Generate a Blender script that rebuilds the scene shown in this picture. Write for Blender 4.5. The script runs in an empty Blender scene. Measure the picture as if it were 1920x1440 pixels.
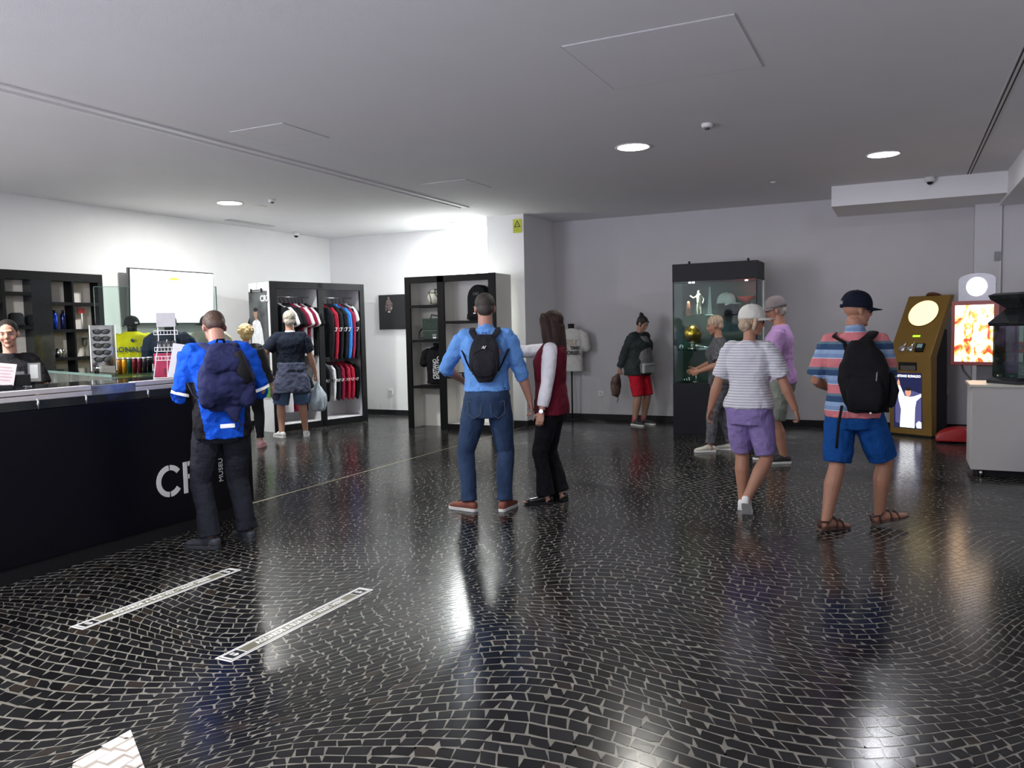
import bpy, bmesh, math, random
from mathutils import Vector, Matrix, noise
random.seed(7)
R = math.radians
scene = bpy.context.scene
COL = scene.collection

# ------------------------------------------------------------------ camera
FPX, EYE = 1500.0, 1.53
U_ = Vector((-.021, 1, (720-617)/FPX)).normalized()
Y_ = Vector((1690-960, 720-602, -FPX)).normalized()
Y_ = (Y_ - U_*(Y_.dot(U_))).normalized()
X_ = Y_.cross(U_)
ROT = Matrix((X_, Y_, U_))                 # camera coords -> world
cam = bpy.data.cameras.new('camera')
cam.sensor_width = 36; cam.lens = FPX/1920*36; cam.clip_start = .05; cam.clip_end = 100
cob = bpy.data.objects.new('camera', cam); COL.objects.link(cob)
cob.matrix_world = Matrix.Translation((0, 0, EYE)) @ ROT.to_4x4()
scene.camera = cob

def ray(px, py): return ROT @ Vector((px-960, 720-py, -FPX))
def at(px, py, z=0.0):
    d = ray(px, py); return Vector((0, 0, EYE)) + d*((z-EYE)/d.z)
def ax(px, py, axis, val):
    d = ray(px, py); c = Vector((0, 0, EYE)); return c + d*((val-c[axis])/d[axis])

# ------------------------------------------------------------------ view and world
vs = scene.view_settings
vs.view_transform = 'Standard'; vs.look = 'None'; vs.gamma = 1; vs.use_curve_mapping = False
vs.exposure = 0.42
scene.cycles.use_denoising = True
scene.cycles.max_bounces = 7; scene.cycles.diffuse_bounces = 4; scene.cycles.glossy_bounces = 4
scene.cycles.transmission_bounces = 6; scene.cycles.transparent_max_bounces = 10
scene.cycles.caustics_reflective = False; scene.cycles.caustics_refractive = False
scene.cycles.sample_clamp_indirect = 6
w = bpy.data.worlds.new('world'); scene.world = w; w.use_nodes = True
bg = w.node_tree.nodes['Background']
bg.inputs[0].default_value = (.72, .78, 1, 1); bg.inputs[1].default_value = 1.0

def light(name, kind, loc, energy, color=(1, 1, 1), size=.3, size_y=None, aim=None, spot=None, blend=.5):
    l = bpy.data.lights.new(name, kind); l.energy = energy; l.color = color
    if kind == 'AREA':
        l.size = size
        if size_y: l.shape = 'RECTANGLE'; l.size_y = size_y
        else: l.shape = 'DISK'
    else: l.shadow_soft_size = size
    if kind == 'SPOT': l.spot_size = spot; l.spot_blend = blend
    o = bpy.data.objects.new(name, l); COL.objects.link(o); o.location = loc
    if aim is not None: o.rotation_euler = (Vector(aim)-Vector(loc)).to_track_quat('-Z', 'Y').to_euler()
    return o
CEIL = 3.3
# daylight by an inferred, unseen entrance behind the photographer, then an added fill
light('entrance_daylight', 'AREA', (-8.2, -3.85, 1.5), 300, (.86, .84, 1), 2.8, 2.6, aim=(-6.4, -1.6, 3.9)).data.spread = R(125)
light('added_ceiling_fill', 'AREA', (-2.0, -3.85, 1.1), 170, (.88, .86, 1), 2.6, 1.6, aim=(-2.6, -1.8, 3.6)).data.spread = R(120)  # invented source, added to brighten the ceiling centre
# lamps of the downlights: x, y, watts, colour
LAMPS = [(-8.12, 8.14, 66, (1, 1, .97)), (-2.4, 7.77, 17, (1, .98, .9)), (-.19, 9.51, 17, (.93, .93, 1)),
         (-6.6, 2.5, 165, (1, 1, .97)), (-8.2, 1.2, 85, (1, 1, .97)), (-3.2, 2.2, 48, (1, .98, .95)), (1.6, 5.2, 16, (.93, .93, 1)),  # unseen downlights added to brighten counter, shelves, people and cabinet
         (-6.60, 11.70, 70, (.95, 1, 1))]

# ------------------------------------------------------------------ materials
MATS = {}
def mat(name, col, rough=.6, metal=0, emit=0, trans=0, noise_amt=0, noise_scale=20, bump=0, bump_scale=60,
        sheen=0, coat=0, spec=None, col2=None, attr=None, alpha=None, ior=None, stretch=None, bdist=.01):
    if name in MATS: return MATS[name]
    m = bpy.data.materials.new(name); m.use_nodes = True; MATS[name] = m
    nt = m.node_tree; b = nt.nodes['Principled BSDF']
    c = tuple(col)+(1,)
    b.inputs['Base Color'].default_value = c; b.inputs['Roughness'].default_value = rough
    b.inputs['Metallic'].default_value = metal
    if emit: b.inputs['Emission Color'].default_value = c; b.inputs['Emission Strength'].default_value = emit
    if trans: b.inputs['Transmission Weight'].default_value = trans
    if sheen: b.inputs['Sheen Weight'].default_value = sheen
    if coat: b.inputs['Coat Weight'].default_value = coat
    if spec is not None: b.inputs['Specular IOR Level'].default_value = spec
    if ior: b.inputs['IOR'].default_value = ior
    if alpha is not None: b.inputs['Alpha'].default_value = alpha
    tc = nt.nodes.new('ShaderNodeTexCoord'); src = tc.outputs['Object']
    if stretch:
        mp = nt.nodes.new('ShaderNodeMapping'); mp.inputs['Scale'].default_value = stretch
        nt.links.new(src, mp.inputs[0]); src = mp.outputs[0]
    if attr:
        a = nt.nodes.new('ShaderNodeAttribute'); a.attribute_name = attr
        mx = nt.nodes.new('ShaderNodeMixRGB'); mx.blend_type = 'MULTIPLY'; mx.inputs[0].default_value = 1
        mx.inputs[1].default_value = c; nt.links.new(a.outputs['Color'], mx.inputs[2])
        nt.links.new(mx.outputs[0], b.inputs['Base Color'])
    elif noise_amt or col2:
        n = nt.nodes.new('ShaderNodeTexNoise'); n.inputs['Scale'].default_value = noise_scale
        n.inputs['Detail'].default_value = 5; nt.links.new(src, n.inputs['Vector'])
        r = nt.nodes.new('ShaderNodeValToRGB'); nt.links.new(n.outputs[0], r.inputs[0])
        c2 = tuple(col2)+(1,) if col2 else tuple(min(1, v*(1+noise_amt)) for v in col)+(1,)
        c1 = c if col2 else tuple(v*(1-noise_amt) for v in col)+(1,)
        r.color_ramp.elements[0].color = c1; r.color_ramp.elements[1].color = c2
        r.color_ramp.elements[0].position = .3; r.color_ramp.elements[1].position = .7
        nt.links.new(r.outputs[0], b.inputs['Base Color'])
    if bump:
        n2 = nt.nodes.new('ShaderNodeTexNoise'); n2.inputs['Scale'].default_value = bump_scale
        n2.inputs['Detail'].default_value = 3; nt.links.new(src, n2.inputs['Vector'])
        bp = nt.nodes.new('ShaderNodeBump'); bp.inputs['Strength'].default_value = min(1, bump)
        bp.inputs['Distance'].default_value = bdist
        nt.links.new(n2.outputs[0], bp.inputs['Height']); nt.links.new(bp.outputs[0], b.inputs['Normal'])
    return m
def cloth(name, col, amt=.12, rough=.85, bump=.7, scale=14): # woven cloth: soft creases
    return mat(name, col, rough, noise_amt=amt, noise_scale=9, bump=bump, bump_scale=scale, spec=.2, bdist=.03)
def plastic(name, col, rough=.35): return mat(name, col, rough, noise_amt=.05)
black = mat('black_lacquer', (.006, .006, .008), .5, noise_amt=.1, spec=.25)
matte_black = mat('matte_black', (.009, .009, .011), .6, noise_amt=.1, spec=.3)
white = mat('white_panel', (.75, .75, .73), .5, noise_amt=.02)
chrome = mat('chrome', (.8, .8, .8), .15, 1, noise_amt=.03)
def glass_mat(name, tint=(.86, .95, .92), op=.06):
    if name in MATS: return MATS[name]
    m = bpy.data.materials.new(name); m.use_nodes = True; MATS[name] = m
    nt = m.node_tree; nt.nodes.clear()
    out = nt.nodes.new('ShaderNodeOutputMaterial')
    t = nt.nodes.new('ShaderNodeBsdfTransparent'); t.inputs[0].default_value = tuple(tint)+(1,)
    g = nt.nodes.new('ShaderNodeBsdfGlossy'); g.inputs['Roughness'].default_value = .03
    f = nt.nodes.new('ShaderNodeFresnel'); f.inputs[0].default_value = 1.45
    ad = nt.nodes.new('ShaderNodeMath'); ad.operation = 'MULTIPLY_ADD'; ad.inputs[1].default_value = .8; ad.inputs[2].default_value = op
    mx = nt.nodes.new('ShaderNodeMixShader')
    nt.links.new(f.outputs[0], ad.inputs[0]); nt.links.new(ad.outputs[0], mx.inputs[0])
    nt.links.new(t.outputs[0], mx.inputs[1]); nt.links.new(g.outputs[0], mx.inputs[2])
    nt.links.new(mx.outputs[0], out.inputs[0]); return m
glass = glass_mat('clear_glass', op=.01)
glass_edge = mat('glass_edge', (.13, .24, .21), .15, noise_amt=.05)

# ------------------------------------------------------------------ mesh helpers
def thing(name, label, cat, loc=(0, 0, 0), rz=0.0, group=None):
    o = bpy.data.objects.new(name, None); COL.objects.link(o)
    o.location = loc; o.rotation_euler = (0, 0, rz); o.empty_display_size = .1
    o['label'] = label; o['category'] = cat
    if group: o['group'] = group
    return o
def tag(o, label, cat, group=None):
    o['label'] = label; o['category'] = cat
    if group: o['group'] = group
    return o

class MB:
    def __init__(s): s.v = []; s.f = []; s.M = Matrix.Identity(4)
    def add(s, vs, fs):
        k = len(s.v); s.v += [s.M @ Vector(v) for v in vs]; s.f += [tuple(i+k for i in f) for f in fs]; return s
    def box(s, a, b):
        (x0, y0, z0), (x1, y1, z1) = a, b
        vs = [(x0,y0,z0),(x1,y0,z0),(x1,y1,z0),(x0,y1,z0),(x0,y0,z1),(x1,y0,z1),(x1,y1,z1),(x0,y1,z1)]
        return s.add(vs, [(0,3,2,1),(4,5,6,7),(0,1,5,4),(1,2,6,5),(2,3,7,6),(3,0,4,7)])
    def prism(s, pts, axis, a, b):
        # polygon in the two axes other than `axis`, extruded from a to b
        n = len(pts); o = [i for i in range(3) if i != axis]; vs = []
        for t in (a, b):
            for p in pts:
                v = [0, 0, 0]; v[axis] = t; v[o[0]] = p[0]; v[o[1]] = p[1]; vs.append(v)
        fs = [tuple(range(n))[::-1], tuple(range(n, 2*n))] + [(i, (i+1) % n, n+(i+1) % n, n+i) for i in range(n)]
        return s.add(vs, fs)
    def rings(s, rs, closed=True):
        n = len(rs[0]); vs = [p for r in rs for p in r]; fs = []
        for k in range(len(rs)-1):
            for i in range(n):
                fs.append((k*n+i, k*n+(i+1) % n, (k+1)*n+(i+1) % n, (k+1)*n+i))
        if closed: fs += [tuple(range(n))[::-1], tuple(range((len(rs)-1)*n, len(rs)*n))]
        return s.add(vs, fs)
    def ell(s, c, r, rot=None, n=16, m=10):
        c = Vector(c); rs = []
        for k in range(m+1):
            a = -math.pi/2 + math.pi*(k/m); a = max(-1.5, min(1.5, a)); rr = []
            for i in range(n):
                t = 2*math.pi*i/n
                p = Vector((r[0]*math.cos(a)*math.cos(t), r[1]*math.cos(a)*math.sin(t), r[2]*math.sin(a)))
                rr.append(c + (rot @ p if rot else p))
            rs.append(rr)
        return s.rings(rs)
    def tube(s, pts, rad, n=10, flat=None, up=None, caps=True):
        # rad: number or list of numbers or (rx, ry); flat: ratio; rings rounded off at ends
        P = [Vector(p) for p in pts]; L = len(P)
        if not isinstance(rad, (list, tuple)): rad = [rad]*L
        T = []
        for i in range(L):
            a = P[max(0, i-1)]; b = P[min(L-1, i+1)]; T.append((b-a).normalized())
        u = Vector(up) if up else (Vector((0, 0, 1)) if abs(T[0].z) < .9 else Vector((0, 1, 0)))
        rs = []
        def ring(c, t, u, rx, ry):
            x = u.cross(t).normalized(); y = t.cross(x).normalized()
            return [c + x*(rx*math.cos(2*math.pi*i/n)) + y*(ry*math.sin(2*math.pi*i/n)) for i in range(n)], y
        for i in range(L):
            r = rad[i]; rx, ry = r if isinstance(r, (tuple, list)) else (r, r*(flat or 1))
            if i == 0 and caps:
                for k in (.15, .7): rs.append(ring(P[0]-T[0]*min(rx, ry)*(1-k)*.8, T[0], u, rx*math.sqrt(k), ry*math.sqrt(k))[0])
            rr, u2 = ring(P[i], T[i], u, rx, ry); rs.append(rr)
            if not up: u = u2
            if i == L-1 and caps:
                for k in (.7, .15): rs.append(ring(P[i]+T[i]*min(rx, ry)*(1-k)*.8, T[i], u, rx*math.sqrt(k), ry*math.sqrt(k))[0])
        return s.rings(rs)
    def cyl(s, a, b, r, n=20, r2=None):
        a = Vector(a); b = Vector(b); t = (b-a).normalized()
        u = Vector((0, 0, 1)) if abs(t.z) < .9 else Vector((0, 1, 0))
        x = u.cross(t).normalized(); y = t.cross(x)
        r2 = r if r2 is None else r2
        return s.rings([[c + x*(q*math.cos(2*math.pi*i/n)) + y*(q*math.sin(2*math.pi*i/n)) for i in range(n)] for c, q in ((a, r), (b, r2))])
    def lathe(s, prof, c=(0, 0, 0), n=24, sq=None):
        return s.rings([[(c[0]+max(r, .0005)*math.cos(2*math.pi*i/n), c[1]+max(r, .0005)*math.sin(2*math.pi*i/n), c[2]+z) for i in range(n)] for r, z in prof])
    def build(s, name, m=None, parent=None, smooth=False, bevel=0, mods=(), kind=None, cname=None):
        me = bpy.data.meshes.new(name); me.from_pydata([tuple(v) for v in s.v], [], s.f); me.update()
        if mods or bevel:
            tmp = bpy.data.objects.new('tmp', me); COL.objects.link(tmp)
            if bevel:
                md = tmp.modifiers.new('b', 'BEVEL'); md.width = bevel; md.segments = 2; md.limit_method = 'ANGLE'; md.angle_limit = .6
            for k, kw in mods:
                md = tmp.modifiers.new('m', k)
                for a_, v_ in kw.items(): setattr(md, a_, v_)
            dg = bpy.context.evaluated_depsgraph_get()
            me2 = bpy.data.meshes.new_from_object(tmp.evaluated_get(dg)); me2.name = name
            bpy.data.objects.remove(tmp); bpy.data.meshes.remove(me); me = me2
        else:
            bm = bmesh.new(); bm.from_mesh(me); bmesh.ops.recalc_face_normals(bm, faces=bm.faces); bm.to_mesh(me); bm.free()
        if smooth: me.polygons.foreach_set('use_smooth', [True]*len(me.polygons))
        if m: me.materials.clear(); me.materials.append(m)
        o = bpy.data.objects.new(name, me); COL.objects.link(o)
        if parent: o.parent = parent
        if kind: o['kind'] = kind
        return o
def box(name, a, b, m, parent=None, bevel=0, kind=None): return MB().box(a, b).build(name, m, parent, bevel=bevel, kind=kind)
def struct(name, mb, m, **k):
    o = mb.build(name, m, **k); o['kind'] = 'structure'; return o
def dup(root, loc, rz, label, group=None):
    r = root.copy(); COL.objects.link(r); r.location = loc; r.rotation_euler = (0, 0, rz); r['label'] = label
    if group: r['group'] = group
    for ch in list(root.children):
        c = ch.copy(); COL.objects.link(c); c.parent = r
        for g in list(ch.children):
            d = g.copy(); COL.objects.link(d); d.parent = c
    return r
_tx = {}
def text(name, s, size, m, parent, M, depth=.002, align='LEFT', bold=0.0, spacing=1.0, sx=1.0):
    # lettering with a little thickness; M places the local XY plane of the letters
    key = (s, size, depth, align, bold, spacing, sx)
    cu = bpy.data.curves.new('t', 'FONT'); cu.body = s; cu.size = size; cu.extrude = depth/2; cu.align_x = align; cu.align_y = 'CENTER'
    cu.offset = bold; cu.space_character = spacing; cu.resolution_u = 3
    t = bpy.data.objects.new('t', cu); COL.objects.link(t)
    dg = bpy.context.evaluated_depsgraph_get(); me = bpy.data.meshes.new_from_object(t.evaluated_get(dg)); bpy.data.objects.remove(t)
    me.transform(M @ Matrix.Diagonal((sx, 1, 1, 1))); me.materials.clear(); me.materials.append(m)
    o = bpy.data.objects.new(name, me); COL.objects.link(o)
    if parent: o.parent = parent
    return o
def face_neg_y(x, y, z): # letters standing upright, read from -Y
    return Matrix.Translation((x, y, z)) @ Matrix.Rotation(R(90), 4, 'X')
def face_pos_x(x, y, z): # letters standing upright, read from +X
    return Matrix.Translation((x, y, z)) @ Matrix.Rotation(R(90), 4, 'Z') @ Matrix.Rotation(R(90), 4, 'X')

# ------------------------------------------------------------------ the room
paint = mat('wall_paint', (.78, .78, .78), .75, noise_amt=.015, noise_scale=3, bump=.15, bump_scale=90)
ceil_m = mat('ceiling_paint', (.74, .74, .75), .8, noise_amt=.015, noise_scale=2, bump=.1, bump_scale=120)
grout = mat('pale_grout', (.20, .19, .165), .2, noise_amt=.25, noise_scale=6)
XL, XR, YB, YF = -9.75, 2.6, 12.55, -4.0
floor = struct('floor', MB().box((XL-.2, YF-.2, -.12), (XR+.2, YB+.2, -.0012)), grout)
SX0, SX1 = -5.78, -5.62
struct('ceiling', MB().box((XL-.2, YF-.2, CEIL), (SX0, YB+.2, CEIL+.15)).box((SX1, YF-.2, CEIL), (XR+.2, YB+.2, CEIL+.15))
       .box((SX0, 10.25, CEIL), (SX1, YB+.2, CEIL+.15)).box((SX0, YF-.2, CEIL+.010), (SX1, 10.25, CEIL+.15)), ceil_m)
struct('wall_left', MB().box((XL-.2, YF-.2, 0), (XL, YB+.2, CEIL)), paint)
struct('wall_back_left', MB().box((XL, 12.25, 0), (-5.9, YB+.2, CEIL)), paint)
paint_b = mat('wall_back_grey', (.56, .55, .56), .75, noise_amt=.015, noise_scale=3, bump=.15, bump_scale=90)  # rear wall in one even grey, darker than the other walls
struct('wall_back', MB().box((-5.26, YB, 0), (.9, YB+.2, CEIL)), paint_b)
struct('wall_column', MB().box((-5.9, 11.32, .09), (-5.26, YB+.2, CEIL)), paint)
struct('baseboard_column', MB().box((-5.93, 11.30, 0), (-5.24, YB, .09)), matte_black)
struct('wall_pilaster', MB().box((.86, 12.3, 0), (1.16, YB+.2, CEIL)).box((1.16, 12.33, 0), (XR+.2, YB+.2, CEIL)), mat('pilaster_paint', (.66, .65, .67), .75, noise_amt=.015, noise_scale=3))
struct('wall_right', MB().box((XR, YF-.2, 0), (XR+.2, YB, CEIL)), paint)
struct('wall_front', MB().box((XL, YF-.2, 0), (-9.6, YF, CEIL)).box((-6.8, YF-.2, 0), (-3.4, YF, CEIL)).box((-.6, YF-.2, 0), (XR, YF, CEIL)).box((-3.4, YF-.2, 2.4), (-.6, YF, CEIL)).box((-9.6, YF-.2, 3.0), (-6.8, YF, CEIL)), paint)
struct('trim_soffit', MB().box((-.84, 11.38, 3.04), (1.13, YB, CEIL)), paint)
struct('trim_beam', MB().box((1.13, 3.0, 3.0), (XR, 12.3, CEIL)), paint)
struct('baseboard_back', MB().box((-5.26, YB-.03, 0), (.86, YB, .09)), matte_black)
struct('baseboard_left', MB().box((XL, YF, 0), (XL+.02, 12.25, .09)).box((XL+.02, 12.22, 0), (-5.93, 12.25, .09)), matte_black)
struct('window_1', MB().box((-9.6, YF-.14, 0), (-9.54, YF-.06, 3.0)).box((-8.23, YF-.14, 0), (-8.17, YF-.06, 3.0)).box((-6.86, YF-.14, 0), (-6.8, YF-.06, 3.0)).box((-9.6, YF-.14, 2.94), (-6.8, YF-.06, 3.0)), matte_black)
struct('window_added', MB().box((-3.4, YF-.14, 0), (-3.34, YF-.06, 2.4)).box((-2.03, YF-.14, 0), (-1.97, YF-.06, 2.4)).box((-.66, YF-.14, 0), (-.6, YF-.06, 2.4)).box((-3.4, YF-.14, 2.34), (-.6, YF-.06, 2.4)), matte_black)  # unseen window frame made up for the added ceiling fill
# aluminium profile set into the long ceiling slot
alu = mat('satin_aluminium', (.72, .72, .72), .35, .6, noise_amt=.04)
sl = struct('trim_ceiling_slot', MB().box((SX0, YF, CEIL-.014), (SX0+.02, 10.25, CEIL+.009)).box((SX1-.02, YF, CEIL-.014), (SX1, 10.25, CEIL+.009))
            .box((SX0+.055, YF, CEIL-.002), (SX0+.1, 10.25, CEIL+.009)), mat('slot_white', (.82, .82, .82), .5, noise_amt=.02))
struct('trim_brass_strip', MB().box((-5.30, 3.0, -.002), (-5.275, 12.2, .0012)), mat('brushed_brass', (.55, .48, .34), .3, .8, noise_amt=.1))
line = mat('panel_joint', (.54, .54, .55), .8, noise_amt=.05)
def access_panel(x0, y0, x1, y1, label):
    t = thing('access_panel', label, 'ceiling panel', ((x0+x1)/2, (y0+y1)/2, CEIL), group='ceiling access panels')
    hx, hy = (x1-x0)/2, (y1-y0)/2
    box('panel', (-hx+.008, -hy+.008, -.004), (hx-.008, hy-.008, 0), ceil_m, t)
    MB().box((-hx, -hy, -.003), (hx, -hy+.006, .001)).box((-hx, hy-.006, -.003), (hx, hy, .001)).box((-hx, -hy, -.003), (-hx+.006, hy, .001)).box((hx-.006, -hy, -.003), (hx, hy, .001)).build('joint', line, t)
access_panel(-5.22, 8.36, -4.62, 9.02, 'small white access panel in the ceiling beside the end of the long slot')
access_panel(-5.30, 5.34, -4.69, 5.95, 'white access panel in ceiling halfway along the long slot')
access_panel(-1.95, 4.8, -.87, 5.85, 'large faint access panel in ceiling nearest the camera')
# linear air diffuser at the right
t = thing('air_diffuser', 'two thin black parallel air slots in the ceiling at right', 'air vent', (.72, 7, CEIL))
box('frame', (-.035, -5, -.003), (.035, 4.37, .0), ceil_m, t)
for dx in (-.021, .012): box('slot', (dx, -5, -.0045), (dx+.012, 4.35, -.001), matte_black, t)
t = thing('air_grille', 'long narrow grey air grille in ceiling near left wall', 'air vent', (-9.32, 9.77, CEIL))
box('frame', (-.07, -.48, -.006), (.07, .48, 0), mat('grille_grey', (.35, .35, .34), .5, noise_amt=.1), t)
for i in range(5): box('slat', (-.055+i*.024, -.46, -.012), (-.048+i*.024, .46, -.004), line, t)

# ------------------------------------------------------------------ stone mosaic floor
stone_m = mat('black_basalt', (1, 1, 1), .18, attr='tone', bump=.02, bump_scale=30, spec=.5)
wstone_m = mat('white_limestone', (.80, .74, .70), .22, noise_amt=.08, noise_scale=12)
rs = random.Random(11)
PATCH = [at(245, 1368), at(137, 1427), at(110, 1640), at(345, 1640)]
PATCH = [(p.x, p.y) for p in PATCH]
def inside(p, poly):
    s = 0
    for i in range(len(poly)):
        a = poly[i]; b = poly[(i+1) % len(poly)]; c = (b[0]-a[0])*(p[1]-a[1])-(b[1]-a[1])*(p[0]-a[0])
        if s == 0: s = 1 if c > 0 else -1
        elif (c > 0) != (s > 0): return False
    return True
def clip(poly, a, b, keep):  # half-plane clip on the line a-b
    o = []; side = lambda p: keep*((b[0]-a[0])*(p[1]-a[1])-(b[1]-a[1])*(p[0]-a[0]))
    for i in range(len(poly)):
        p, q = poly[i], poly[(i+1) % len(poly)]; sp, sq = side(p), side(q)
        if sp >= 0: o.append(p)
        if (sp >= 0) != (sq >= 0):
            k = sp/(sp-sq); o.append((p[0]+(q[0]-p[0])*k, p[1]+(q[1]-p[1])*k))
    return o
CA, SA = math.cos(R(28)), math.sin(R(28))
def warp(u, v):
    v2 = v + .36*math.sin(2*math.pi*u/3.3 + 1.1*math.sin(v*.9)) + .05*math.sin(u*4.3+v*2.1) + .02*noise.noise(Vector((u*2.2, v*2.2, 0)))
    u2 = u + .10*math.sin(2*math.pi*v/2.1+u*.5)
    return (u2*CA - v2*SA - 4.0, u2*SA + v2*CA + 6.0)
stones = []
def cam_px(x, y, z=0):
    c = ROT.transposed() @ Vector((x, y, z-EYE))
    if c.z > -.3: return None
    return 960+FPX*c.x/-c.z, 720-FPX*c.y/-c.z
v = -12.0
while v < 12:
    h = rs.uniform(.055, .071); u = -12.0 + rs.uniform(0, .1)
    while u < 12:
        ln = rs.uniform(.054, .092)
        cx, cy = warp(u+ln/2, v+h/2)
        ok = XL < cx < XR and .6 < cy < YB
        if ok:
            q = cam_px(cx, cy); ok = q is not None and -260 < q[0] < 2180 and q[1] < 1620
        if ok:
            g = .0020
            j = lambda: abs(rs.gauss(0, .0019))
            sk = rs.uniform(-.010, .010); tv = rs.uniform(-.006, .006)
            c4 = [(u+g+j()+sk, v+g+j()+max(0, tv)), (u+ln-g-j()+sk, v+g+j()+max(0, -tv)), (u+ln-g-j()-sk, v+h-g-j()-max(0, tv)), (u+g+j()-sk, v+h-g-j()-max(0, -tv))]; sk0 = sk
            if rs.random() < .2:   # knock off a corner
                k = rs.randrange(4); a, b, c = c4[k-1], c4[k], c4[(k+1) % 4]; f = rs.uniform(.12, .35)
                c4 = c4[:k] + [(b[0]+(a[0]-b[0])*f, b[1]+(a[1]-b[1])*f), (b[0]+(c[0]-b[0])*f, b[1]+(c[1]-b[1])*f)] + c4[k+1:]
            P = [warp(*c) for c in c4]
            ins = [inside(p, PATCH) for p in P]
            if all(ins): P = None
            elif any(ins):
                best = None
                for e in range(4):
                    a, b = PATCH[e], PATCH[(e+1) % 4]
                    for keep in (1, -1):
                        C_ = clip(P, a, b, keep)
                        if len(C_) > 2:
                            m_ = (sum(p[0] for p in C_)/len(C_), sum(p[1] for p in C_)/len(C_))
                            if not inside(m_, PATCH):
                                ar = abs(sum(C_[i][0]*C_[(i+1) % len(C_)][1]-C_[(i+1) % len(C_)][0]*C_[i][1] for i in range(len(C_))))
                                if best is None or ar > best[0]: best = (ar, C_)
                P = best[1] if best and best[0] > 2e-4 else None
            if P: stones.append((q, P, rs.random()))
        u += ln
    v += h
def stone_mesh(mb, P, z=0.0):
    n = len(P); cx = sum(p[0] for p in P)/n; cy = sum(p[1] for p in P)/n
    vs = [(p[0]*.985+cx*.015, p[1]*.985+cy*.015, z) for p in P] + [(p[0], p[1], z-.002) for p in P]
    mb.add(vs, [tuple(range(n))] + [(i, n+i, n+(i+1) % n, (i+1) % n) for i in range(n)])
    return n+1
def tone(me, cols): # one tone per stone, stored per face corner
    a = me.color_attributes.new('tone', 'FLOAT_COLOR', 'CORNER'); buf = []
    for p, c in zip(me.polygons, cols): buf += list(c)*len(p.vertices)
    a.data.foreach_set('color', buf)
def stone_col(r):
    b = .006 + .012*r*r
    if r > .97: return (b*1.5, b*1.15, b*.95, 1)
    return (b*.95, b*.97, b*1.08, 1)
vis = [s for s in stones if 0 <= s[0][0] <= 1920 and s[0][1] <= 1440]
vis.sort(key=lambda s: -s[0][1])
near = vis[:285]; nid = set(id(s) for s in near)
def orient(P):
    ar = sum(P[i][0]*P[(i+1) % len(P)][1]-P[(i+1) % len(P)][0]*P[i][1] for i in range(len(P)))
    return P if ar > 0 else P[::-1]
for s in near:
    mb = MB(); k = stone_mesh(mb, orient(s[1]))
    me = bpy.data.meshes.new('stone'); me.from_pydata([tuple(x) for x in mb.v], [], mb.f); tone(me, [stone_col(s[2])]*k)
    me.materials.append(stone_m); o = bpy.data.objects.new('stone', me); COL.objects.link(o); o.parent = floor
mb = MB(); cols = []
for s in stones:
    if id(s) in nid: continue
    k = stone_mesh(mb, orient(s[1])); cols += [stone_col(s[2])]*k
me = bpy.data.meshes.new('stone_paving'); me.from_pydata([tuple(x) for x in mb.v], [], mb.f); tone(me, cols)
me.materials.append(stone_m); o = bpy.data.objects.new('stone_paving', me); COL.objects.link(o); o.parent = floor; o['kind'] = 'stuff'
# white inlay at the bottom left
pa = PATCH; MBp = MB(); MBp.prism(pa if sum((pa[i][0]*pa[(i+1) % 4][1]-pa[(i+1) % 4][0]*pa[i][1]) for i in range(4)) > 0 else pa[::-1], 2, -.002, -.0006)
MBp.build('inlay_bed', mat('inlay_grout', (.42, .37, .32), .35, noise_amt=.2), floor)
ox, oy = PATCH[1]; ang = math.atan2(PATCH[0][1]-PATCH[1][1], PATCH[0][0]-PATCH[1][0]); c_, s_ = math.cos(ang), math.sin(ang)
v = -.75
while v < .08:
    h = rs.uniform(.055, .07); u = -.35 + rs.uniform(0, .08)
    while u < .8:
        ln = rs.uniform(.08, .13); g = .003; j = lambda: abs(rs.gauss(0, .003)); k = .02*math.sin(u*9)
        P = [(u+g+j(), v+g+j()+k), (u+ln-g-j(), v+g+j()+k), (u+ln-g-j(), v+h-g-j()+k), (u+g+j(), v+h-g-j()+k)]
        P = [(ox+p[0]*c_-p[1]*s_, oy+p[0]*s_+p[1]*c_) for p in P]
        for e in range(4):
            a, b = PATCH[e], PATCH[(e+1) % 4]
            m_ = (sum(p[0] for p in PATCH)/4, sum(p[1] for p in PATCH)/4)
            keep = 1 if (b[0]-a[0])*(m_[1]-a[1])-(b[1]-a[1])*(m_[0]-a[0]) > 0 else -1
            P = clip(P, a, b, keep) if len(P) > 2 else P
        if len(P) > 2:
            q = cam_px(*P[0])
            if q and q[1] < 1560:
                mb = MB(); stone_mesh(mb, orient(P), .0002); mb.build('white_stone', wstone_m, floor)
        u += ln
    v += h
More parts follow.
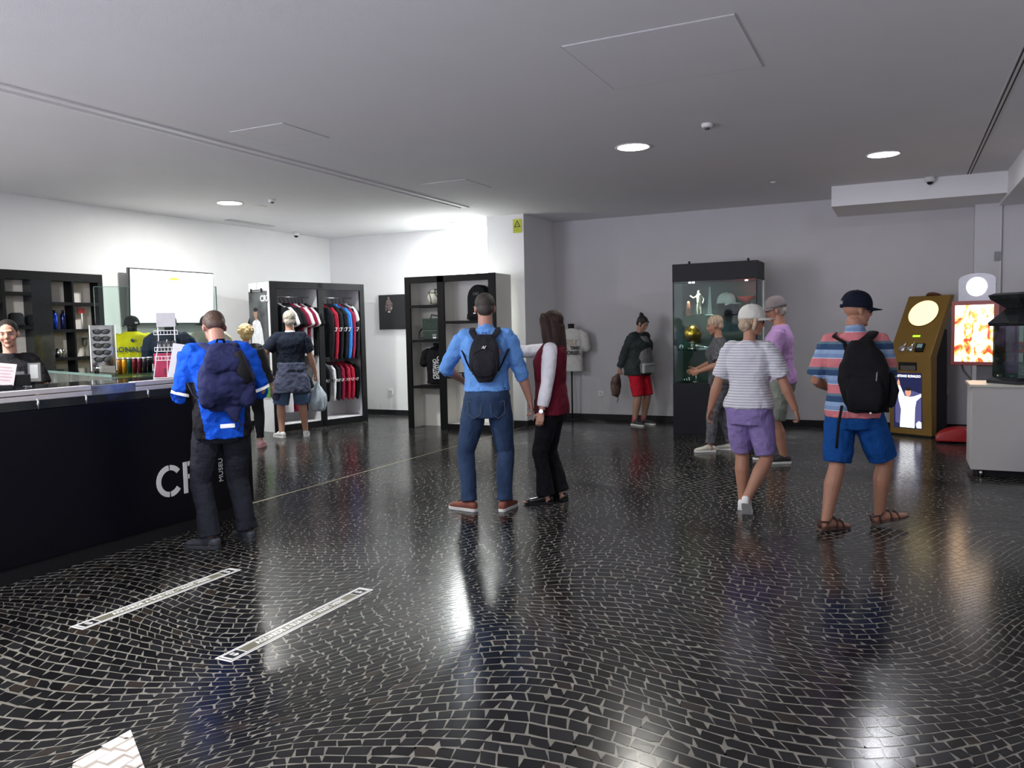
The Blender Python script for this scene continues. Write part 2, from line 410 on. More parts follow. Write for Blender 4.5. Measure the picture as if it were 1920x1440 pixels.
# queue stickers on the floor
deca_w = mat('sticker_white', (.8, .8, .8), .3, noise_amt=.05); deca_b = mat('sticker_olive', (.16, .155, .11), .3, noise_amt=.08); deca_k = mat('sticker_black', (.02, .02, .02), .3, noise_amt=.08)
for xc, lab in ((-3.905, 'long floor sticker nearer the counter reading AGUARDE A SUA VEZ'), (-2.86, 'long floor sticker farther from the counter reading AGUARDE A SUA VEZ')):
    t = thing('floor_sticker', lab, 'floor sticker', (xc, 3.26, 0), group='queue stickers on the floor')
    box('backing', (-.052, -.565, .0002), (.052, .565, .0012), deca_w, t)
    box('border', (-.043, -.552, .0012), (.043, .552, .0016), deca_k, t)
    box('rim', (-.039, -.546, .0016), (.039, .546, .002), deca_w, t)
    box('field', (-.032, -.44, .002), (.032, .44, .0024), deca_b, t)
    for s in (-1, 1):
        box('end_field', (-.032, s*.49-.043, .002), (.032, s*.49+.043, .0024), deca_k, t)
        hand = MB().lathe([(0, 0), (.016, 0), (.016, .0006), (0, .0006)], (.006, s*.49, .0024), 12)
        for k in range(4): hand.box((-.022, s*.49-.014+k*.007, .0024), (.004, s*.49-.009+k*.007, .003))
        hand.build('hand_symbol', deca_w, t)
    M = Matrix.Translation((0, 0, .0028)) @ Matrix.Rotation(R(90), 4, 'Z')
    text('lettering', 'AGUARDE A SUA VEZ \u2022 WAIT HERE', .050, deca_w, t, M, .0006, 'CENTER', .0012, 1.02, .86)

# ------------------------------------------------------------------ ceiling fittings
for i, (x, y, p, c) in enumerate(LAMPS):
    where = ['over the counter area by left wall', 'middle one seen, over the open floor', 'nearest the right hand soffit', 'over the assistant out of view',
             'over the near end of the counter', 'over the queue stickers', 'by the right wall', 'by the bright rear wall above the shelf unit'][i]
    t = thing('ceiling_light', 'round white recessed downlight '+where, 'ceiling light', (x, y, CEIL), group='round recessed downlights')
    MB().lathe([(.155, 0), (.175, -.002), (.18, -.008), (.165, -.011), (.15, -.006), (.15, 0)], n=32).build('rim', white, t, True)
    em = mat('lamp_glow_%d' % i, c, .5, emit=(28 if p > 40 else 13))
    MB().lathe([(.0, -.008), (.15, -.008), (.15, -.001), (0, -.001)], n=32).build('diffuser', em, t)
    light('lamp', 'AREA', (x, y, CEIL-.02), p, c, .28, aim=(x, y, 0))
# strong wash on the rear left wall beside the column
light('wall_wash', 'SPOT', (-6.75, 11.55, 3.24), 420, (.97, 1, .98), .06, aim=(-6.5, 12.25, 2.75), spot=R(115), blend=.9)
def dome_cam(name, x, y, label, on_wall=False):
    t = thing('security_camera', label, 'camera', (x, y, CEIL), group='dome cameras')
    MB().lathe([(.0, 0), (.062, 0), (.065, -.03), (.055, -.055), (.045, -.06), (0, -.06)]).build('housing', white, t, True)
    MB().ell((0, 0, -.055), (.04, .04, .04)).build('dome', mat('smoked_dome', (.01, .01, .012), .08), t, True)
dome_cam('c', -9.55, 11.1, 'white dome camera at the top of the left wall')
dome_cam('c', .30, 11.34, 'white dome camera with black eye in front of the right soffit')
for x, y, lab, nm in ((-7.48, 8.25, 'small white smoke detector beside the left downlight', 1), (-1.56, 7.24, 'white smoke detector right of the middle downlight', 1), (-1.46, 10.59, 'tiny white sprinkler cap on the ceiling near the rear wall', 0), (-8.0, 8.6, 'flat white sensor disc on the ceiling behind the left downlight', 0)):
    t = thing('smoke_detector', lab, 'smoke detector', (x, y, CEIL), group='ceiling detectors')
    r = .05 if nm else .035
    if nm == 0 and x < -7: r = .08
    MB().lathe([(0, 0), (r, 0), (r, -.02 if nm else -.01), (r*.75, -.035 if nm else -.014), (0, -.035 if nm else -.014)]).build('body', white, t, True)
    if nm: MB().lathe([(0, -.03), (r*.55, -.03), (r*.45, -.05), (0, -.05)]).build('sensor', plastic('dark_grey', (.08, .08, .08)), t, True)
# electricity warning on the column
ymat = mat('warning_yellow', (.48, .52, .03), .5, noise_amt=.08)
t = thing('warning_sign', 'small yellow electricity warning plate high on the white column', 'sign', (-5.36, 11.315, 3.12))
box('plate', (-.075, -.006, -.105), (.075, 0, .105), ymat, t, .001)
tri = MB()
A = [(-.058, -.02), (.058, -.02), (0, .085)]; B = [(-.036, -.007), (.036, -.007), (0, .06)]
for i in range(3):
    a, b, c, d = A[i], A[(i+1) % 3], B[(i+1) % 3], B[i]; tri.prism([a, b, c, d], 1, -.008, -.006)
tri.prism([(-.012, .005), (.012, .012), (.004, .02), (.014, .03), (-.006, .018), (0, .012)], 1, -.008, -.006)
tri.build('triangle', deca_k, t)
for k in range(3): box('small_print', (-.055, -.0075, -.045-k*.018), (.02+k*.015, -.006, -.04-k*.018), mat('print_olive', (.2, .22, .02), .6, noise_amt=.05), t)
# sockets and sensor
for x, y, z, ry, lab in ((-8.45, 12.25, .42, 0, 'white wall socket below the black poster'), (-4.47, 12.55, .43, 0, 'white wall socket right of the white T-shirt bust'), (.55, 12.55, .55, 0, 'white wall socket behind the golden kiosk')):
    t = thing('wall_socket', lab, 'socket', (x, y, z), group='wall sockets')
    box('plate', (-.045, -.012, -.045), (.045, 0, .045), white, t, .003)
    MB().cyl((0, -.014, 0), (0, -.006, 0), .024).build('outlet', plastic('socket_grey', (.5, .5, .5)), t)
t = thing('power_cable', 'black power cable hanging from socket beside the golden kiosk', 'cable', (.55, 12.5, .55))
MB().tube([(0, .03, 0), (0, -.03, 0), (.02, -.05, -.05), (.02, -.05, -.35), (-.03, -.06, -.49), (-.2, -.25, -.535), (-.4, -.3, -.54)], .008, up=None).build('cord', matte_black, t, True)
MB().ell((0, 0, 0), (.025, .03, .025)).build('plug', matte_black, t, True)
t = thing('wall_sensor', 'small grey sensor box on right wall above the photo machine', 'sensor', (1.12, 12.3, 2.35))
box('housing', (-.035, -.03, -.06), (.035, 0, .06), plastic('sensor_grey', (.3, .3, .32)), t, .004)
box('conduit', (.035, -.012, -.6), (.045, 0, .65), white, t)

# ------------------------------------------------------------------ the black reception counter
gloss_black = mat('gloss_black_glass', (.02, .022, .024), .08, noise_amt=.1)
strip_w = mat('pale_aluminium', (.62, .60, .62), .35, .3, noise_amt=.03)
navyblack = mat('counter_black', (.004, .004, .008), .3, noise_amt=.15, spec=.25)
t = thing('reception_counter', 'long black reception counter with white logo lettering at left', 'counter', (-5, 0, 0))
box('body', (-.62, -1.5, .10), (0, 5.14, 1.075), navyblack, t, .003)
box('plinth', (-.60, -1.48, 0), (-.012, 5.12, .10), matte_black, t)
box('glass_fascia', (-.012, -1.5, 1.08), (.0, 5.14, 1.135), gloss_black, t)
box('shelf', (-.62, -1.5, 1.075), (-.03, 5.14, 1.09), matte_black, t)
for i, y in enumerate((2.1, 2.5, 2.95, 3.28, 3.62, 4.12, 4.48, 4.85)):
    MB().cyl((.004, y, 1.078), (.004, y, 1.145), .008, 12).build('pin', chrome, t, True)
box('rail', (-.075, -1.5, 1.137), (.002, 3.67, 1.168), strip_w, t, .003)
box('rail', (-.075, -1.5, 1.174), (-.006, 3.67, 1.205), strip_w, t, .003)
box('rail', (-.075, 4.02, 1.137), (.002, 5.14, 1.168), strip_w, t, .003)
box('rail', (-.075, 4.02, 1.174), (-.006, 5.14, 1.205), strip_w, t, .003)
box('steel_panel', (-.06, 3.672, 1.137), (.0, 4.018, 1.2), mat('mirror_steel', (.36, .35, .28), .3, .8, noise_amt=.3, noise_scale=12), t)
box('worktop', (-.62, -1.5, 1.175), (-.076, 5.14, 1.203), gloss_black, t)
gy = mat('print_grey', (.2, .2, .2), .5, noise_amt=.05)
wl = mat('logo_white', (.85, .86, .86), .45, noise_amt=.02)
lg = MB()   # stencil letter C: two half rings with gaps
def arc_piece(cy, cz, r0, r1, a0, a1, n=14, x0=.0, x1=.006):
    p = [(cy+r1*math.cos(R(a0+(a1-a0)*i/n)), cz+r1*math.sin(R(a0+(a1-a0)*i/n))) for i in range(n+1)]
    p += [(cy+r0*math.cos(R(a1-(a1-a0)*i/n)), cz+r0*math.sin(R(a1-(a1-a0)*i/n))) for i in range(n+1)]
    lg.prism(p, 0, x0, x1)
cy, cz = 4.275, .43
arc_piece(cy, cz, .082, .122, 94, 266); arc_piece(cy, cz, .082, .122, 38, 86, 8); arc_piece(cy, cz, .082, .122, 274, 322, 8)
lg.build('letter_c', wl, t)
lg = MB(); lg.prism([(4.405, .308), (4.442, .308), (4.442, .552), (4.405, .552)], 0, 0, .006)
lg.prism([(4.452, .518), (4.50, .518), (4.50, .552), (4.452, .552)], 0, 0, .006); arc_piece(4.50, .485, .033, .067, -90, 90, 12)
lg.prism([(4.452, .418), (4.50, .418), (4.50, .452), (4.452, .452)], 0, 0, .006); lg.prism([(4.47, .41), (4.51, .41), (4.575, .308), (4.532, .308)], 0, 0, .006)
lg.build('letter_r', wl, t)
lg = MB(); lg.prism([(4.59, .518), (4.715, .518), (4.73, .552), (4.59, .552)], 0, 0, .006); lg.prism([(4.685, .51), (4.722, .51), (4.655, .308), (4.615, .308)], 0, 0, .006)
lg.build('numeral_seven', wl, t)
text('lettering', 'MUSEU', .062, wl, t, Matrix.Translation((.003, 4.785, .43)) @ Matrix.Rotation(R(90), 4, 'Z') @ Matrix.Rotation(R(90), 4, 'X') @ Matrix.Rotation(R(90), 4, 'Z'), .004, 'CENTER')

# glass sales counter standing diagonally behind it
g0 = Vector((-5.80, 4.44, 0)); d_ = Vector((-7.75, 5.12, 0))-g0; ga = math.atan2(d_.y, d_.x)
t = thing('glass_counter', 'low glass topped display counter running back behind the black counter', 'counter', g0, ga); L = d_.length
box('base', (.05, -.48, 0), (L, -.02, .95), navyblack, t, .003)
box('glass_top', (0, -.5, 1.21), (L, 0, 1.222), glass, t)
box('front_edge', (0, -.003, 1.205), (L, .0, 1.224), glass_edge, t); box('back_edge', (0, -.5, 1.205), (L, -.497, 1.224), glass_edge, t)
box('glass_front', (0, -.012, .95), (L, -.004, 1.21), glass, t); box('glass_back', (0, -.494, .95), (L, -.488, 1.21), glass, t)
for k in range(5): MB().cyl((.12+k*.5, -.02, .95), (.12+k*.5, -.02, 1.208), .01, 12).build('post', chrome, t, True)
def gc(u, v=-.25, z=1.222): # point on the glass counter
    p = g0 + Vector((math.cos(ga)*u-math.sin(ga)*v, math.sin(ga)*u+math.cos(ga)*v, 0)); return (p.x, p.y, z)

# objects on the counters -------------------------------------------------
# sunglasses on a mirrored acrylic rack
acr = glass_mat('acrylic', (.93, .97, .95), .12)
smoke = mat('smoked_lens', (.05, .055, .055), .1, noise_amt=.1); silver = mat('silver_mirror', (.7, .72, .72), .08, 1, noise_amt=.03)
rx, ry, _ = gc(.80, -.20)
rack_rz = R(58)
t = thing('sunglasses_rack', 'tall clear acrylic rack for sunglasses on the glass counter', 'display rack', (rx, ry, 1.222), rack_rz)
box('base', (-.11, -.07, 0), (.11, .07, .012), acr, t)
box('side_panel', (-.105, -.06, .012), (-.099, .06, .42), acr, t); box('side_panel', (.099, -.06, .012), (.105, .06, .42), acr, t)
box('back_panel', (-.098, .05, .012), (.098, .055, .42), mat('rack_mirror', (.55, .57, .55), .1, .9, noise_amt=.2, noise_scale=15), t)
box('edge', (-.107, -.064, .012), (-.098, -.058, .42), mat('bright_edge', (.8, .85, .82), .2, noise_amt=.03), t)
box('edge', (.098, -.064, .012), (.107, -.058, .42), MATS['bright_edge'], t)
def sunglasses(x, y, z, rz, label, lens, grp):
    s = thing('sunglasses', label, 'sunglasses', (x, y, z), rz, grp)
    for k in (-1, 1):
        ln = MB().ell((k*.034, 0, 0), (.031, .007, .024), Matrix.Rotation(k*R(-12), 3, 'Y'), 14, 6).build('lens', lens, s, True)
        MB().tube([(k*.066, 0, .012), (k*.07, .03, .012), (k*.062, .075, .0)], .0035, 6).build('temple', matte_black, s, True)
    MB().tube([(-.012, -.003, .012), (0, -.006, .015), (.012, -.003, .012)], .003, 6).build('bridge', matte_black, s)
    return s
c_, s_ = math.cos(rack_rz), math.sin(rack_rz)
s0 = None
for k, lab in enumerate(['lowest pair of sunglasses in clear rack, above silver bag', 'second pair of sunglasses from bottom of clear rack', 'third pair of sunglasses from bottom of clear rack', 'fourth pair of sunglasses from bottom, second from top', 'topmost pair of dark sunglasses in the clear rack']):
    z = 1.222+.11+k*.063; p = (rx+s_*.035, ry-c_*.035, z)
    if s0 is None: s0 = sunglasses(*p, rack_rz, lab, smoke, 'sunglasses in the clear rack')
    else: dup(s0, p, rack_rz, lab)
t = thing('watch_case', 'open silver oval case at foot of the sunglasses rack', 'case', (rx+s_*.03, ry-c_*.03, 1.235), rack_rz)
MB().ell((0, 0, .022), (.075, .035, .022)).build('case', silver, t, True)
MB().tube([(-.075+.0, 0, .03), (-.05, .01, .075), (0, .012, .09), (.05, .01, .075), (.075, 0, .03)], .004, 8).build('handle', matte_black, t, True)
# tumblers in a row
cols = [('amber', (.55, .25, .01)), ('dark green', (.01, .06, .04)), ('dark red', (.12, .01, .015)), ('maroon', (.09, .01, .02)), ('black', (.012, .012, .015)), ('bronze', (.30, .13, .02))]
for k, (cn, cc) in enumerate([cols[5], cols[0], cols[1], cols[2], cols[3], cols[4], cols[4]]):
    px = 225+k*9.5; d = Vector((0, 0, EYE))+ray(px, 703)*(6.9/FPX)
    lab = cn+' glossy drinking cup in the row on the counter'
    if k == 6: lab = 'black glossy cup at the right end of the row, farther back'; d = Vector((0, 0, EYE))+ray(px, 703)*(7.0/FPX)
    t = thing('tumbler', lab, 'cup', (d.x, d.y, 1.222), 0, 'glossy cups on the counter')
    m_ = mat('cup_'+cn.replace(' ', '_'), cc, .12, .3, noise_amt=.25, noise_scale=30)
    MB().lathe([(0, 0), (.019, 0), (.021, .1), (.022, .125), (.019, .125), (.018, .01), (0, .01)], n=18).build('cup', m_, t, True)
    MB().lathe([(.0205, .118), (.0235, .118), (.0235, .134), (.0, .134)], n=18).build('lid', chrome, t, True)
t = thing('acrylic_stand', 'clear acrylic shelf holding the row of glossy cups', 'display stand', (gc(.28)[0], gc(.28)[1], 1.222), ga)
MB().box((-.16, .12, 0), (.24, .18, .006)).box((-.16, .172, 0), (.24, .178, .07)).build('riser', acr, t)
# counter end: white wire card rack, red box, framed placard
wire = mat('white_wire', (.75, .75, .76), .4, noise_amt=.02)
wp = Vector((0, 0, EYE))+ray(316, 700)*(6.3/FPX)
t = thing('wire_rack', 'white wire rack with slanting legs on the counter end', 'display rack', (wp.x, wp.y, 1.204), R(42))
H = .50
MB().tube([(-.1, -.06, 0), (-.06, 0, .3), (-.06, 0, H)], .004, 6).tube([(.1, -.06, 0), (.06, 0, .3), (.06, 0, H)], .004, 6).tube([(-.1, -.06, .003), (0, -.055, .003), (.1, -.06, .003)], .004, 6)\
    .tube([(0, -.06, 0), (0, 0, .3)], .003, 6).build('frame', wire, t, True)
for z in (.34, .21, .14):
    w_ = MB()
    for zz in (z, z+.03): w_.tube([(-.085, 0, zz), (-.085, -.05, zz), (.085, -.05, zz), (.085, 0, zz)], .003, 6)
    for k in range(8): w_.tube([(-.085+k*.0243, -.05, z), (-.085+k*.0243, -.05, z+.03)], .002, 5)
    w_.build('basket', wire, t)
box('header_card', (-.07, -.006, .40), (.07, 0, H+.01), mat('card_grey', (.48, .48, .49), .6, noise_amt=.04), t)
for k in range(4):
    q = thing('wristband_pack', ['leftmost dark packet in the wire rack basket', 'second dark packet from left in the wire rack basket', 'third dark packet from left in the wire rack basket', 'rightmost dark packet in the wire rack basket'][k], 'packet', t.matrix_basis @ Vector((-.049+k*.033, -.028, .215)), R(42), 'dark packets in the wire rack')
    box('pack', (-.013, -.016, 0), (.013, .016, .075), plastic('pack_dark', (.02, .02, .03)), q); box('print', (-.008, -.0165, .03), (.008, -.016, .05), gy, q)
t = thing('display_box', 'dark red brochure box behind the white wire rack', 'box', (wp.x-.13, wp.y+.1, 1.204), R(40))
box('carton', (-.09, -.03, 0), (.09, .03, .19), mat('crimson_card', (.36, .01, .06), .5, noise_amt=.08), t, .002)
box('label_panel', (-.02, -.032, .02), (.06, -.03, .07), mat('crimson_dark', (.18, .005, .03), .5, noise_amt=.1), t)
pp = Vector((0, 0, EYE))+ray(333, 702)*(6.1/FPX)
t = thing('framed_placard', 'slanted pale grey placard with small dark photo on counter', 'placard', (pp.x-.02, pp.y+.02, 1.206), R(44))
Mp = Matrix.Rotation(R(-14), 4, 'X') @ Matrix.Rotation(R(10), 4, 'Y')
a = MB(); a.M = Mp; a.box((-.075, -.004, 0), (.075, .004, .27)); a.build('board', mat('placard_grey', (.55, .56, .58), .45, noise_amt=.03), t, bevel=.001)
a = MB(); a.M = Mp; a.box((-.03, -.0055, .05), (.05, -.004, .20)); a.build('photo', mat('photo_dark', (.035, .037, .04), .4, col2=(.16, .16, .16), noise_scale=22), t)
a = MB(); a.M = Mp; a.box((-.004, .004, .0), (.004, .09, .01)); a.build('foot', wire, t)
# staff side: card reader, screen, notice
sp = Vector((0, 0, EYE))+ray(55, 722)*(5.5/FPX)
t = thing('card_reader', 'dark payment terminal with grey screen on a chrome stand', 'payment terminal', (sp.x, sp.y, 1.203), R(55))
MB().cyl((-.02, 0, 0), (-.02, 0, .085), .006).build('stand', chrome, t, True)
MB().lathe([(0, 0), (.035, 0), (.035, .006), (0, .006)], (-.02, 0, 0)).build('foot', chrome, t, True)
a = MB(); a.M = Matrix.Rotation(R(-18), 4, 'X'); a.box((-.005, -.012, .03), (.075, .012, .17)); a.build('body', plastic('reader_black', (.03, .032, .035)), t, bevel=.004)
a = MB(); a.M = Matrix.Rotation(R(-18), 4, 'X'); a.box((.008, -.014, .055), (.055, -.012, .155)); a.build('screen', mat('reader_screen', (.25, .27, .28), .25, noise_amt=.1), t)
a = MB(); a.M = Matrix.Translation((-.07, .02, .0)) @ Matrix.Rotation(R(-25), 4, 'X'); a.box((-.05, -.008, .05), (.045, .008, .115)); a.build('keypad', plastic('reader_grey', (.06, .065, .07)), t, bevel=.004)
sp = Vector((0, 0, EYE))+ray(8, 715)*(5.25/FPX)
t = thing('notice_stand', 'pale pink paper notice in a slanted stand on counter', 'notice', (sp.x, sp.y, 1.203), R(50))
a = MB(); a.M = Matrix.Rotation(R(-20), 4, 'X') @ Matrix.Rotation(R(8), 4, 'Y'); a.box((-.09, -.002, .03), (.045, .002, .18)); a.build('paper', mat('pink_paper', (.78, .62, .62), .6, noise_amt=.04), t)
for k in range(5):
    a = MB(); a.M = Matrix.Rotation(R(-20), 4, 'X') @ Matrix.Rotation(R(8), 4, 'Y'); a.box((-.07, -.003, .15-k*.022), (.02+(k % 2)*.01, -.002, .155-k*.022)); a.build('print_line', mat('print_rose', (.5, .32, .34), .6, noise_amt=.05), t)
box('foot', (-.09, -.02, 0), (.045, .06, .03), matte_black, t, .003)
t = thing('monitor', 'low black till screen seen behind the counter', 'screen', (-5.42, 3.35, 1.203), R(60))
box('panel', (-.14, -.012, .012), (.14, .012, .09), matte_black, t, .004); box('base', (-.09, -.04, 0), (.09, .05, .012), matte_black, t)
# tall glass screen standing behind the counter
sc0 = Vector((0, 0, EYE))+ray(409, 640)*(9.0/FPX); sc0.z = 0
t = thing('glass_screen', 'tall clear glass screen with dark right edge in front of the television', 'glass screen', sc0, R(180+48))
gL = 1.22
box('pane', (0, -.005, .9), (gL, .005, 2.07), glass, t); box('edge', (-.006, -.007, .9), (.004, .007, 2.075), mat('edge_dark', (.03, .05, .05), .2, noise_amt=.1), t)
box('top_edge', (0, -.004, 2.07), (gL, .004, 2.074), glass_edge, t)
box('foot_rail', (0, -.03, 0), (gL, .03, .9), matte_black, t)

# ------------------------------------------------------------------ television
t = thing('television', 'large wall mounted television with glowing white screen', 'television', (-9.6, 8.45, 2.1), 0)
a = MB(); a.M = Matrix.Rotation(R(3), 4, 'Y')
a.box((-.05, -.76, -.39), (-.01, .76, .39)); a.build('casing', plastic('tv_grey', (.13, .14, .15)), t, bevel=.004)
a = MB(); a.M = Matrix.Rotation(R(3), 4, 'Y'); a.box((-.01, -.75, -.385), (.002, .75, .385)); a.build('bezel', matte_black, t)
a = MB(); a.M = Matrix.Rotation(R(3), 4, 'Y'); a.box((.002, -.74, -.372), (.004, .74, .372)); a.build('screen', mat('screen_glow', (1, 1, 1), .3, emit=1.6), t)
a = MB(); a.M = Matrix.Rotation(R(3), 4, 'Y'); a.prism([(-.1, .245), (.08, .245), (.08, .285), (-.05, .285)], 0, .004, .006)
a.build('screen_mark', mat('screen_amber', (.8, .5, .03), .3, emit=.9), t)
box('wall_mount', (-.15, -.3, -.2), (-.05, .3, .2), matte_black, t)

# ------------------------------------------------------------------ shelving with black frames
inner = mat('shelf_lining', (.82, .78, .73), .6, noise_amt=.05, noise_scale=4, stretch=(1, 1, 4))
FB = mat('frame_black', (.004, .0043, .005), .5, noise_amt=.15, spec=.15)
def shelf_left():
    x = -9.35
    t = thing('wall_shelf_unit', 'black framed display shelving behind the counter at far left', 'shelf unit', (x, 6.5, 0))
    Yr = lambda y: y-6.5
    box('back_panel', (-.175, Yr(4.6), .1), (-.16, Yr(7.09), 2.3), inner, t)
    box('top_rail', (-.37, Yr(4.6), 2.24), (.0, Yr(7.10), 2.345), FB, t); box('plinth', (-.37, Yr(4.6), 0), (0, Yr(7.10), .12), FB, t)
    box('side_panel', (-.37, Yr(7.03), .12), (.0, Yr(7.10), 2.24), FB, t)
    box('door', (-.37, Yr(6.14), .12), (-.0, Yr(6.395), 2.24), gloss_black, t)
    box('divider', (-.36, Yr(6.665), .12), (0, Yr(6.69), 2.24), FB, t); box('divider', (-.36, Yr(5.79), .12), (0, Yr(5.83), 2.24), FB, t)
    box('divider', (-.36, Yr(5.2), .12), (0, Yr(5.24), 2.24), FB, t)
    for z in (1.97, 1.635, 1.285, .95, .6):
        box('shelf', (-.36, Yr(6.395), z-.03), (-.003, Yr(6.665), z+.01), FB, t); box('shelf', (-.36, Yr(6.69), z-.03), (-.003, Yr(7.03), z+.01), FB, t)
    for z in (2.08, 1.68, 1.25, .8): box('shelf', (-.36, Yr(5.83), z-.03), (-.003, Yr(6.14), z+.01), FB, t)
    for z in (1.98, 1.6, 1.2): box('shelf', (-.36, Yr(5.24), z-.03), (-.003, Yr(5.79), z+.01), FB, t)
shelf_left()
# things on it
hat_m = cloth('hat_black', (.012, .014, .016))
t = thing('bucket_hat', 'black hat on the upper left shelf above the assistant', 'hat', (-9.43, 5.99, 1.69))
MB().lathe([(0, .15), (.05, .155), (.075, .14), (.085, .03), (.098, 0), (.08, 0), (.07, .01), (0, .01)], n=24).build('crown', hat_m, t, True)
def bottle(x, y, z, m_, label, grp, h=.24):
    t = thing('water_bottle', label, 'bottle', (x, y, z), 0, grp)
    MB().lathe([(0, 0), (.03, 0), (.034, .01), (.034, h*.72), (.022, h*.82), (.016, h*.86), (0, h*.86)], n=20).build('flask', m_, t, True)
    MB().lathe([(0, h*.86), (.017, h*.86), (.017, h*.97), (.012, h), (0, h)], n=16).build('cap', matte_black, t, True)
    return t
bottle(-9.435, 6.47, 1.645, mat('bottle_blue', (.005, .04, .42), .15, .6, noise_amt=.05), 'royal blue steel bottle on the second shelf', 'steel bottles on the shelf')
bottle(-9.435, 6.585, 1.645, mat('bottle_navy', (.01, .015, .08), .15, .6, noise_amt=.05), 'dark navy steel bottle beside the royal blue one', 'steel bottles on the shelf')
t = thing('pen_box', 'slim white pen with red top card on second shelf', 'pen', (-9.435, 6.84, 1.645))
box('red_card', (-.01, -.045, .20), (0, .045, .26), mat('card_red', (.45, .02, .03), .5, noise_amt=.05), t)
MB().cyl((0, 0, 0), (0, 0, .2), .009).build('pen', mat('pen_white', (.8, .8, .78), .3, noise_amt=.02), t, True)
t = thing('mug', 'polished steel mug with round handle on the third shelf', 'mug', (-9.435, 6.5, 1.295))
MB().lathe([(0, 0), (.045, 0), (.045, .11), (.041, .11), (.041, .005), (0, .005)], n=24).build('cup', chrome, t, True)
MB().tube([(0, .044, .09), (.0, .085, .08), (0, .09, .05), (0, .07, .025), (0, .044, .02)], .005, 8).build('handle', chrome, t, True)
t = thing('wine_glass', 'tall slim glass on the third shelf right of mug', 'glass', (-9.435, 6.86, 1.295))
MB().lathe([(0, 0), (.035, 0), (.035, .004), (.006, .01), (.006, .12), (.03, .15), (.036, .24), (.034, .24), (.028, .152), (0, .125)], n=20).build('goblet', acr, t, True)

# the shelf unit by the column ---------------------------------------------
SY = 10.6
t = thing('display_shelf', 'tall black framed shelf unit with white compartments beside column', 'shelf unit', (-7.0, SY, 0))
wl2 = mat('panel_offwhite', (.84, .83, .78), .5, noise_amt=.03, noise_scale=3)
X = lambda x: x+7.0
# front frame
box('frame_post', (X(-7.0), 0, 0), (X(-6.905), .03, 2.37), FB, t, .002)
box('frame_post', (X(-6.41), 0, 0), (X(-6.29), .03, 2.37), FB, t, .002)
box('frame_post', (X(-5.525), 0, 0), (X(-5.41), .03, 2.37), FB, t, .002)
box('frame_rail', (X(-6.905), 0, 2.27), (X(-5.525), .03, 2.37), FB, t, .002)
box('plinth', (X(-6.29), 0, 0), (X(-5.525), .03, .09), FB, t, .002)
box('side_panel', (X(-6.995), .03, 0), (X(-6.97), .55, 2.36), wl2, t); box('side_panel', (X(-5.44), .03, 0), (X(-5.415), .55, 2.365), wl2, t)
box('side_panel', (X(-6.37), .03, 0), (X(-6.345), .55, 2.36), wl2, t)
box('back_panel', (X(-6.97), .40, .0), (X(-5.44), .42, 2.36), wl2, t); box('top_panel', (X(-6.97), .03, 2.34), (X(-5.44), .55, 2.36), wl2, t)
box('bottom_panel', (X(-6.345), .03, .07), (X(-5.44), .40, .09), wl2, t)
for z in (1.92, 1.38, .66): box('shelf', (X(-6.905), -.004, z-.025), (X(-6.41), .40, z+.01), FB, t)
for z in (1.66, .82): box('shelf', (X(-6.29), -.004, z-.028), (X(-5.525), .40, z+.012), FB, t)
# football
t = thing('football', 'white and gold football with dark outlines on top shelf', 'ball', (-6.56, 10.8, 2.055))
MB().ell((0, 0, 0), (.125, .125, .125), n=28, m=18).build('ball', mat('ball_white', (.72, .72, .62), .35, noise_amt=.03), t, True)
for rzz, rxx in ((10, 20), (75, 60), (-50, 100), (130, 30), (-120, 70)):
    b_ = MB(); b_.M = Matrix.Rotation(R(rzz), 4, 'Z') @ Matrix.Rotation(R(rxx), 4, 'X')
    pts = [(.085*math.cos(R(k*20)), .085*math.sin(R(k*20)), .093) for k in range(19)]
    b_.tube(pts, .006, 6, caps=False); b_.build('seam_band', matte_black, t, True)
# cooler bag
bg_green = cloth('bag_green', (.045, .065, .055), .1)
t = thing('cooler_bag', 'grey green zipped bag with handle on second shelf', 'bag', (-6.58, 10.78, 1.39))
MB().box((-.15, -.12, 0), (.15, .12, .14)).build('lower_pouch', bg_green, t, bevel=.02); MB().box((-.15, -.13, .15), (.17, .13, .33)).build('lid', bg_green, t, bevel=.015)
MB().tube([(-.07, 0, .32), (-.05, 0, .39), (.06, 0, .37), (.1, 0, .32)], (.01), 8, flat=.6).build('handle', matte_black, t, True)
MB().tube([(-.14, -.1, .04), (-.2, -.14, .02), (-.21, -.12, .12), (-.15, -.08, .2)], .012, 8, flat=.5).build('strap', matte_black, t, True)
text('logo_print', 'CR7', .04, wl, t, face_neg_y(.03, -.121, .07), .001); box('tag', (.04, -.124, .02), (.1, -.12, .045), wl, t)
# backpack on the right hand top shelf
t = thing('shop_backpack', 'large black backpack displayed on the top right shelf', 'backpack', (-5.78, 10.8, 1.672))
r_ = []
MB().prism([(-.16, 0)] + [(-.17+.0*k, .1+.0*k) for k in (0,)] + [(.17*math.cos(R(180-k*15)), .32+.22*math.sin(R(k*15))) for k in range(13)] + [(.17, .1), (.16, 0)], 1, -.1, .12).build('shell', cloth('pack_black', (.010, .011, .013)), t, bevel=.03)
MB().prism([(-.12, .04)] + [(.13*math.cos(R(180-k*20)), .17+.06*math.sin(R(k*20))) for k in range(10)] + [(.12, .04)], 1, -.13, -.09).build('pocket', MATS['pack_black'], t, bevel=.012)
for s in (-1, 1): MB().tube([(s*.15, .0, .12), (s*.2, -.02, .1), (s*.22, 0, .03), (s*.15, .02, .01)], .014, 8, flat=.5).build('strap', matte_black, t, True)
gy = mat('print_grey', (.2, .2, .2), .5, noise_amt=.05)
